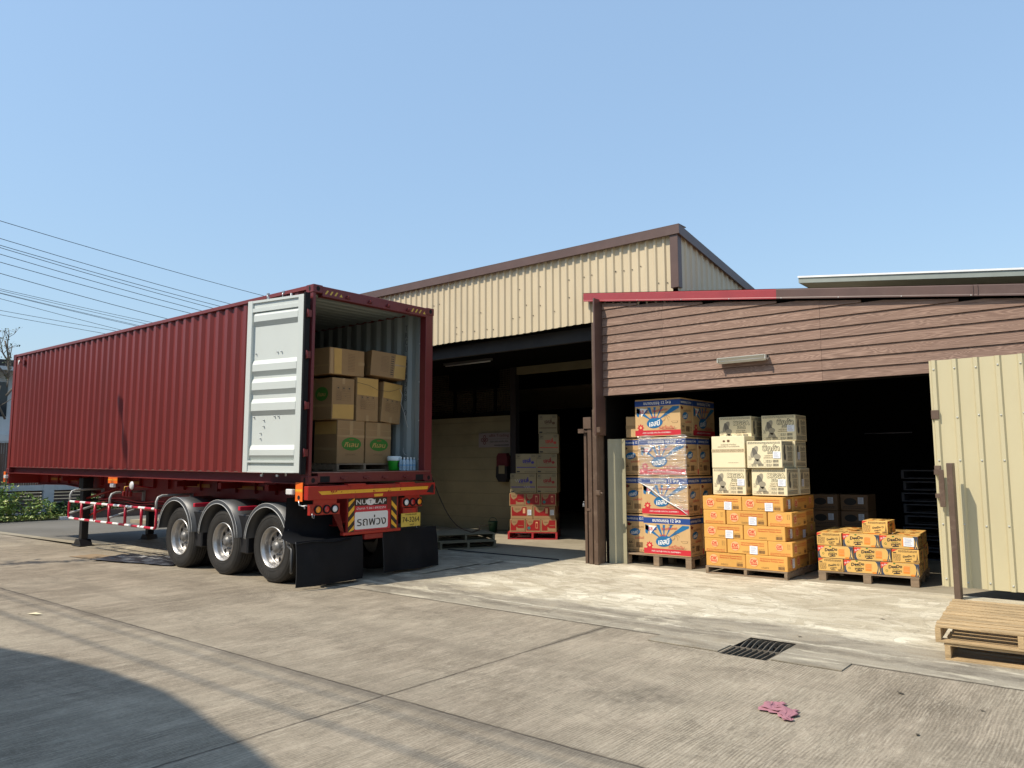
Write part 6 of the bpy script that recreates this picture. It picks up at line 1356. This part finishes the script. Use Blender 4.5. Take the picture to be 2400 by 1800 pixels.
b = MB(); V = [(-32.2, -7, 5.42), (-32.2, 11.2, 5.42), (-38, 11.2, 6.0), (-38, -7, 6.0), (-44, 11.2, 5.42), (-44, -7, 5.42)]; b.add(V+[(x, y, z+.25) for x, y, z in V], [(0, 1, 2, 3), (3, 2, 4, 5), (9, 8, 7, 6), (11, 10, 8, 9), (0, 6, 7, 1), (1, 7, 8, 2), (2, 8, 10, 4)], M_roofd); HB(b, 'roof')
b = MB(); b.box(-32.3, -32.15, -7, 11.2, 5.28, 5.42, M_wwall); HB(b, 'gutter')
for y in (1, 4, 7, 9.3):
    for z in (.9, 3.6): b = MB(); b.box(-33.02, -32.97, y, y+.9, z, z+1.3, mat('dark_glass', (.03, .035, .04), .1)); b.box(-33, -32.94, y-.06, y, z-.05, z+1.35, M_wwall); HB(b, 'window')
def crown_leaves(b, R, cx, cy, cz, rx, ry, rz, n, mats, s=(.05, .11), shell=.55):
    for i in range(n):
        while True:
            a = Vector((R.uniform(-1, 1), R.uniform(-1, 1), R.uniform(-1, 1)))
            if shell < a.length < 1: break
        c = Vector((cx+a.x*rx, cy+a.y*ry, cz+a.z*rz)); q_ = R.uniform(*s); u = Vector((R.gauss(0, 1), R.gauss(0, 1), R.gauss(0, .6))).normalized(); v = u.orthogonal().normalized(); v.rotate(Matrix.Rotation(R.uniform(0, 6.28), 3, u))
        b.add([c-u*q_, c-v*q_*.45+u*.1*q_, c+u*q_, c+v*q_*.45+u*.1*q_], [(0, 1, 2, 3)], R.choice(mats))
G1 = mat('leaf_mid', (.11, .19, .035), .55, rnd=.1); G2 = mat('leaf_light', (.24, .34, .07), .5); G3 = mat('leaf_dark', (.030, .062, .016), .6); G4 = mat('leaf_yellow', (.34, .36, .11), .55); M_bark = mat('bark', (.16, .13, .10), .9, var=.3, vs=6, bump=.6)
R = random.Random(17)
for i, (x, y, w1, h, mm, lab) in enumerate(((-27.9, 7.6, 1.0, 1.2, [G1, G2, G3], 'leafy green bush at the left edge before the fence'), (-27.8, 9.0, 1.1, 1.35, [G1, G2, G2, G4], 'tall bright green bush left of the white fence post'), (-27.9, 10.9, .8, .7, [G1, G3, G3], 'low dark bush at the foot of the white fence post'), (-27.9, 12.1, 1.1, 1.15, [G1, G3, G4], 'shaded bush right of the white fence post'), (-27.9, 14.6, 1.2, .8, [G3, G1], 'low shaded bush farther right along the fence'), (-27.8, 17.6, 1.3, 1.0, [G3, G1, G2], 'dim bush seen beyond the trailer landing legs'), (-27.9, 5.4, 1.2, 1.4, [G1, G2], 'bush beyond the left edge of the fence'))):
    q = empty('bush', (x, y, 0), label=lab, cat='bush', group='bushes along the fence'); b = MB()
    for k in range(9):
        a = R.uniform(-w1*.8, w1*.8); hh_ = h*R.uniform(.55, 1)*(1-.4*abs(a)/w1); crown_leaves(b, R, R.uniform(-.4, .4), a, hh_*.5, .42, .42, hh_*.55, 190, mm, (.035, .085), .2)
    b.build('foliage', q); b = MB()
    for k in range(6): a = R.uniform(-w1*.6, w1*.6); b.tube([(0, a*.4, 0), (R.uniform(-.2, .2), a, h*.6)], [.012, .004], M_bark, n=5)
    b.build('stem', q)
b = MB(); 
for k in range(5200):
    y = R.uniform(3, 20); x = -27.25-abs(R.gauss(0, .35))+(.25 if y < 10.3 else -.12); c = Vector((x, y, .05+R.uniform(0, .13))); u = Vector((R.gauss(0, 1), R.gauss(0, 1), .4)).normalized(); v = u.orthogonal(); q_ = R.uniform(.02, .055)
    b.add([c-u*q_, c-v*q_*.5, c+u*q_, c+v*q_*.5], [(0, 1, 2, 3)], R.choice([G1, G2, G4, G4]))
o = b.build('ground_cover'); o['kind'] = 'stuff'; o['label'] = 'low weeds spilling over the verge onto the street edge'; o['category'] = 'weeds'
b = MB(); b.box(-27.32, -27.16, 10.4, 24, 0, .27, mat('brown_kerb', (.15, .10, .08), .85, var=.3, vs=3), c=.01); tag(b.build('low_kerb_wall'), 'low brown kerb wall along the verge behind the trailer', 'wall')
b = MB(); b.box(-27.12, -26.95, 10.05, 10.42, 0, .11, M_wwall, c=.01); tag(b.build('concrete_block'), 'small pale concrete block at the end of the kerb wall', 'block')
# bare tree
q = empty('bare_tree', (-30.0, 9.25, .55), label='thin nearly bare tree rising beside the white house at far left', cat='tree'); b = MB(); bl = MB(); R = random.Random(23)
def branch(p, d, L_, r, lv):
    P = [p]; n = 5; dd = d.copy()
    for i in range(n):
        dd = (dd+Vector((R.gauss(0, .11), R.gauss(0, .13), R.gauss(.02, .08)))).normalized(); P.append(P[-1]+dd*L_/n)
    b.tube(P, [r*(1-.5*i/n) for i in range(n+1)], M_bark, n=6 if lv < 2 else 4)
    if lv < 4:
        for k in range(3 if lv < 3 else 4):
            a = R.uniform(.35, 1); e = P[int(a*n)]; s_ = (dd+Vector((R.gauss(0, .7), R.gauss(0, .75), R.gauss(.12, .4)))).normalized(); branch(e, s_, L_*R.uniform(.5, .72), r*.5, lv+1)
    else:
        for k in range(2):
            if R.random() < .6:
                c = P[-1]+Vector((R.uniform(-.05, .05), R.uniform(-.06, .06), R.uniform(-.05, .05))); u = Vector((R.gauss(0, 1), R.gauss(0, 1), R.gauss(0, 1))).normalized(); v = u.orthogonal(); bl.add([c-u*.035, c-v*.02, c+u*.035, c+v*.02], [(0, 1, 2, 3)], G3)
branch(Vector((0, 0, 0)), Vector((0, -.02, 1)), 4.3, .12, 9)
for dz, dy, L_, r in ((4.2, .05, 1.3, .05), (4.2, -.3, 1.2, .045), (3.6, .55, 1.25, .045), (2.8, -.5, 1.2, .04), (3.9, .35, .9, .03)): branch(Vector((0, 0, dz)), Vector((R.uniform(-.2, .2), dy, .75)).normalized(), L_, r, 1)
b.build('trunk', q); bl.build('leaves', q)
# power lines over the side street
M_wire = mat('wire', (.012, .013, .017), .6)
WL = [(8.71, 10.21, 18.71, 9.36), (8.74, 9.58, 17.45, 8.69), (8.76, 9.33, 16.98, 8.50), (8.76, 9.27, 16.66, 8.39), (8.77, 9.03, 16.15, 8.19), (8.79, 8.74, 15.65, 8.0), (8.81, 8.37, 14.76, 7.64), (8.84, 7.82, 14.07, 7.40), (8.85, 7.75, 13.8, 7.31), (8.85, 7.69, 13.62, 7.21), (8.85, 7.66, 13.5, 7.17), (8.86, 7.47, 12.91, 6.93), (8.89, 7.08, 12.33, 6.90), (8.9, 6.92, 12.7, 6.70)]
WN = ['topmost', 'second', 'third', 'fourth', 'fifth', 'sixth', 'seventh', 'eighth, first of the close bundle,', 'ninth, in the close bundle,', 'tenth, in the close bundle,', 'eleventh, last of the bundle,', 'twelfth', 'thirteenth', 'lowest']
for i, (y0, z0_, y1, z1_) in enumerate(WL):
    ym = 34; A_ = (z1_-z0_)/((y1-ym)**2-(y0-ym)**2); zm = z0_-A_*(y0-ym)**2; b = MB(); ys = fr_range(-12, 58, 40)
    b.tube([(-30+.04*(i % 3), y, zm+A_*(y-ym)**2) for y in ys], .011 if i < 7 else .008, M_wire, n=5); tag(b.build('power_line'), '%s overhead line from the top crossing the sky at left' % WN[i], 'power line', 'overhead lines above the side street')
def pole(nm, x, y, h, lab, arm):
    q = empty(nm, (x, y, 0), label=lab, cat='pole'); b = MB(); b.tube([(0, 0, 0), (0, 0, h)], [.075, .045], mat('pole_concrete', (.33, .32, .30), .85), n=10); b.build('pole', q); b = MB()
    for z in arm: b.box(-.06, .06, -1.0, 1.0, z, z+.1, M_grey) if nm == 'street_pole' else b.box(-1.0, 1.0, -.06, .06, z, z+.1, M_grey)
    b.build('cross_arm', q); return q
pole('power_pole', -30, -12, 14, 'tall concrete power pole carrying the overhead lines', (13.2, 12.0)); 
# ================================================================== BEHIND THE CAMERA: what casts the long shadows
q = empty('row_house', (-18, -2.2, 0), label='plain row house across the road whose shadow falls on it', cat='house')
b = MB(); fr = Fr((0, 0, 0), (1, 0, 0), (0, 0, 1)); b.prism(Fr((-30, -9, 0), (1, 0, 0), (0, 0, 1)), [(0, 0), (44.2, 0), (44.2, 5.6), (42.8, 6.25), (41.91, 6.52), (41.45, 6.65), (40.93, 6.74), (40.38, 6.87), (39.8, 6.97), (38.79, 6.95), (37.98, 6.81), (37.25, 6.57), (0, 6.3)][::1], 9, M_wwall)
b.build('wall', q); 
for x in (-9, -5, -1, 3, 7): b = MB(); b.box(x, x+1.4, .0, .03, 1.0, 2.3, mat('dark_glass', (.03, .035, .04), .1)); b.build('window', q); b = MB(); b.box(x, x+1.4, .0, .03, 4.2, 5.5, mat('dark_glass', (.03, .035, .04), .1)); b.build('window', q)
sp = pole('street_pole', -17.2, 1.45, 9.0, 'climber covered concrete pole by the road left of the camera', (8.6,))
b = MB(); R = random.Random(31); 
for k in range(7): crown_leaves(b, R, R.uniform(-.15, .15), R.uniform(-.1, .1), 4.4+k*.6, .6, .6, .5, 26, [G1, G3], (.06, .13), .0)
b.build('climber_leaves', sp)
for i, (y, z, r) in enumerate(((-3.12, 8.6, .014), (-3.0, 8.45, .012), (-2.78, 8.7, .012), (-2.62, 8.75, .010))):
    b = MB(); b.tube([(x, y+.0011*(x+8)**2*(-.5), z+.0016*(x+8)**2) for x in fr_range(-34, 22, 30)], r, M_wire, n=6); tag(b.build('power_line'), 'overhead line along the near side of the road, %s from the house' % ['nearest', 'second', 'third', 'fourth'][i], 'power line', 'overhead lines behind the camera')
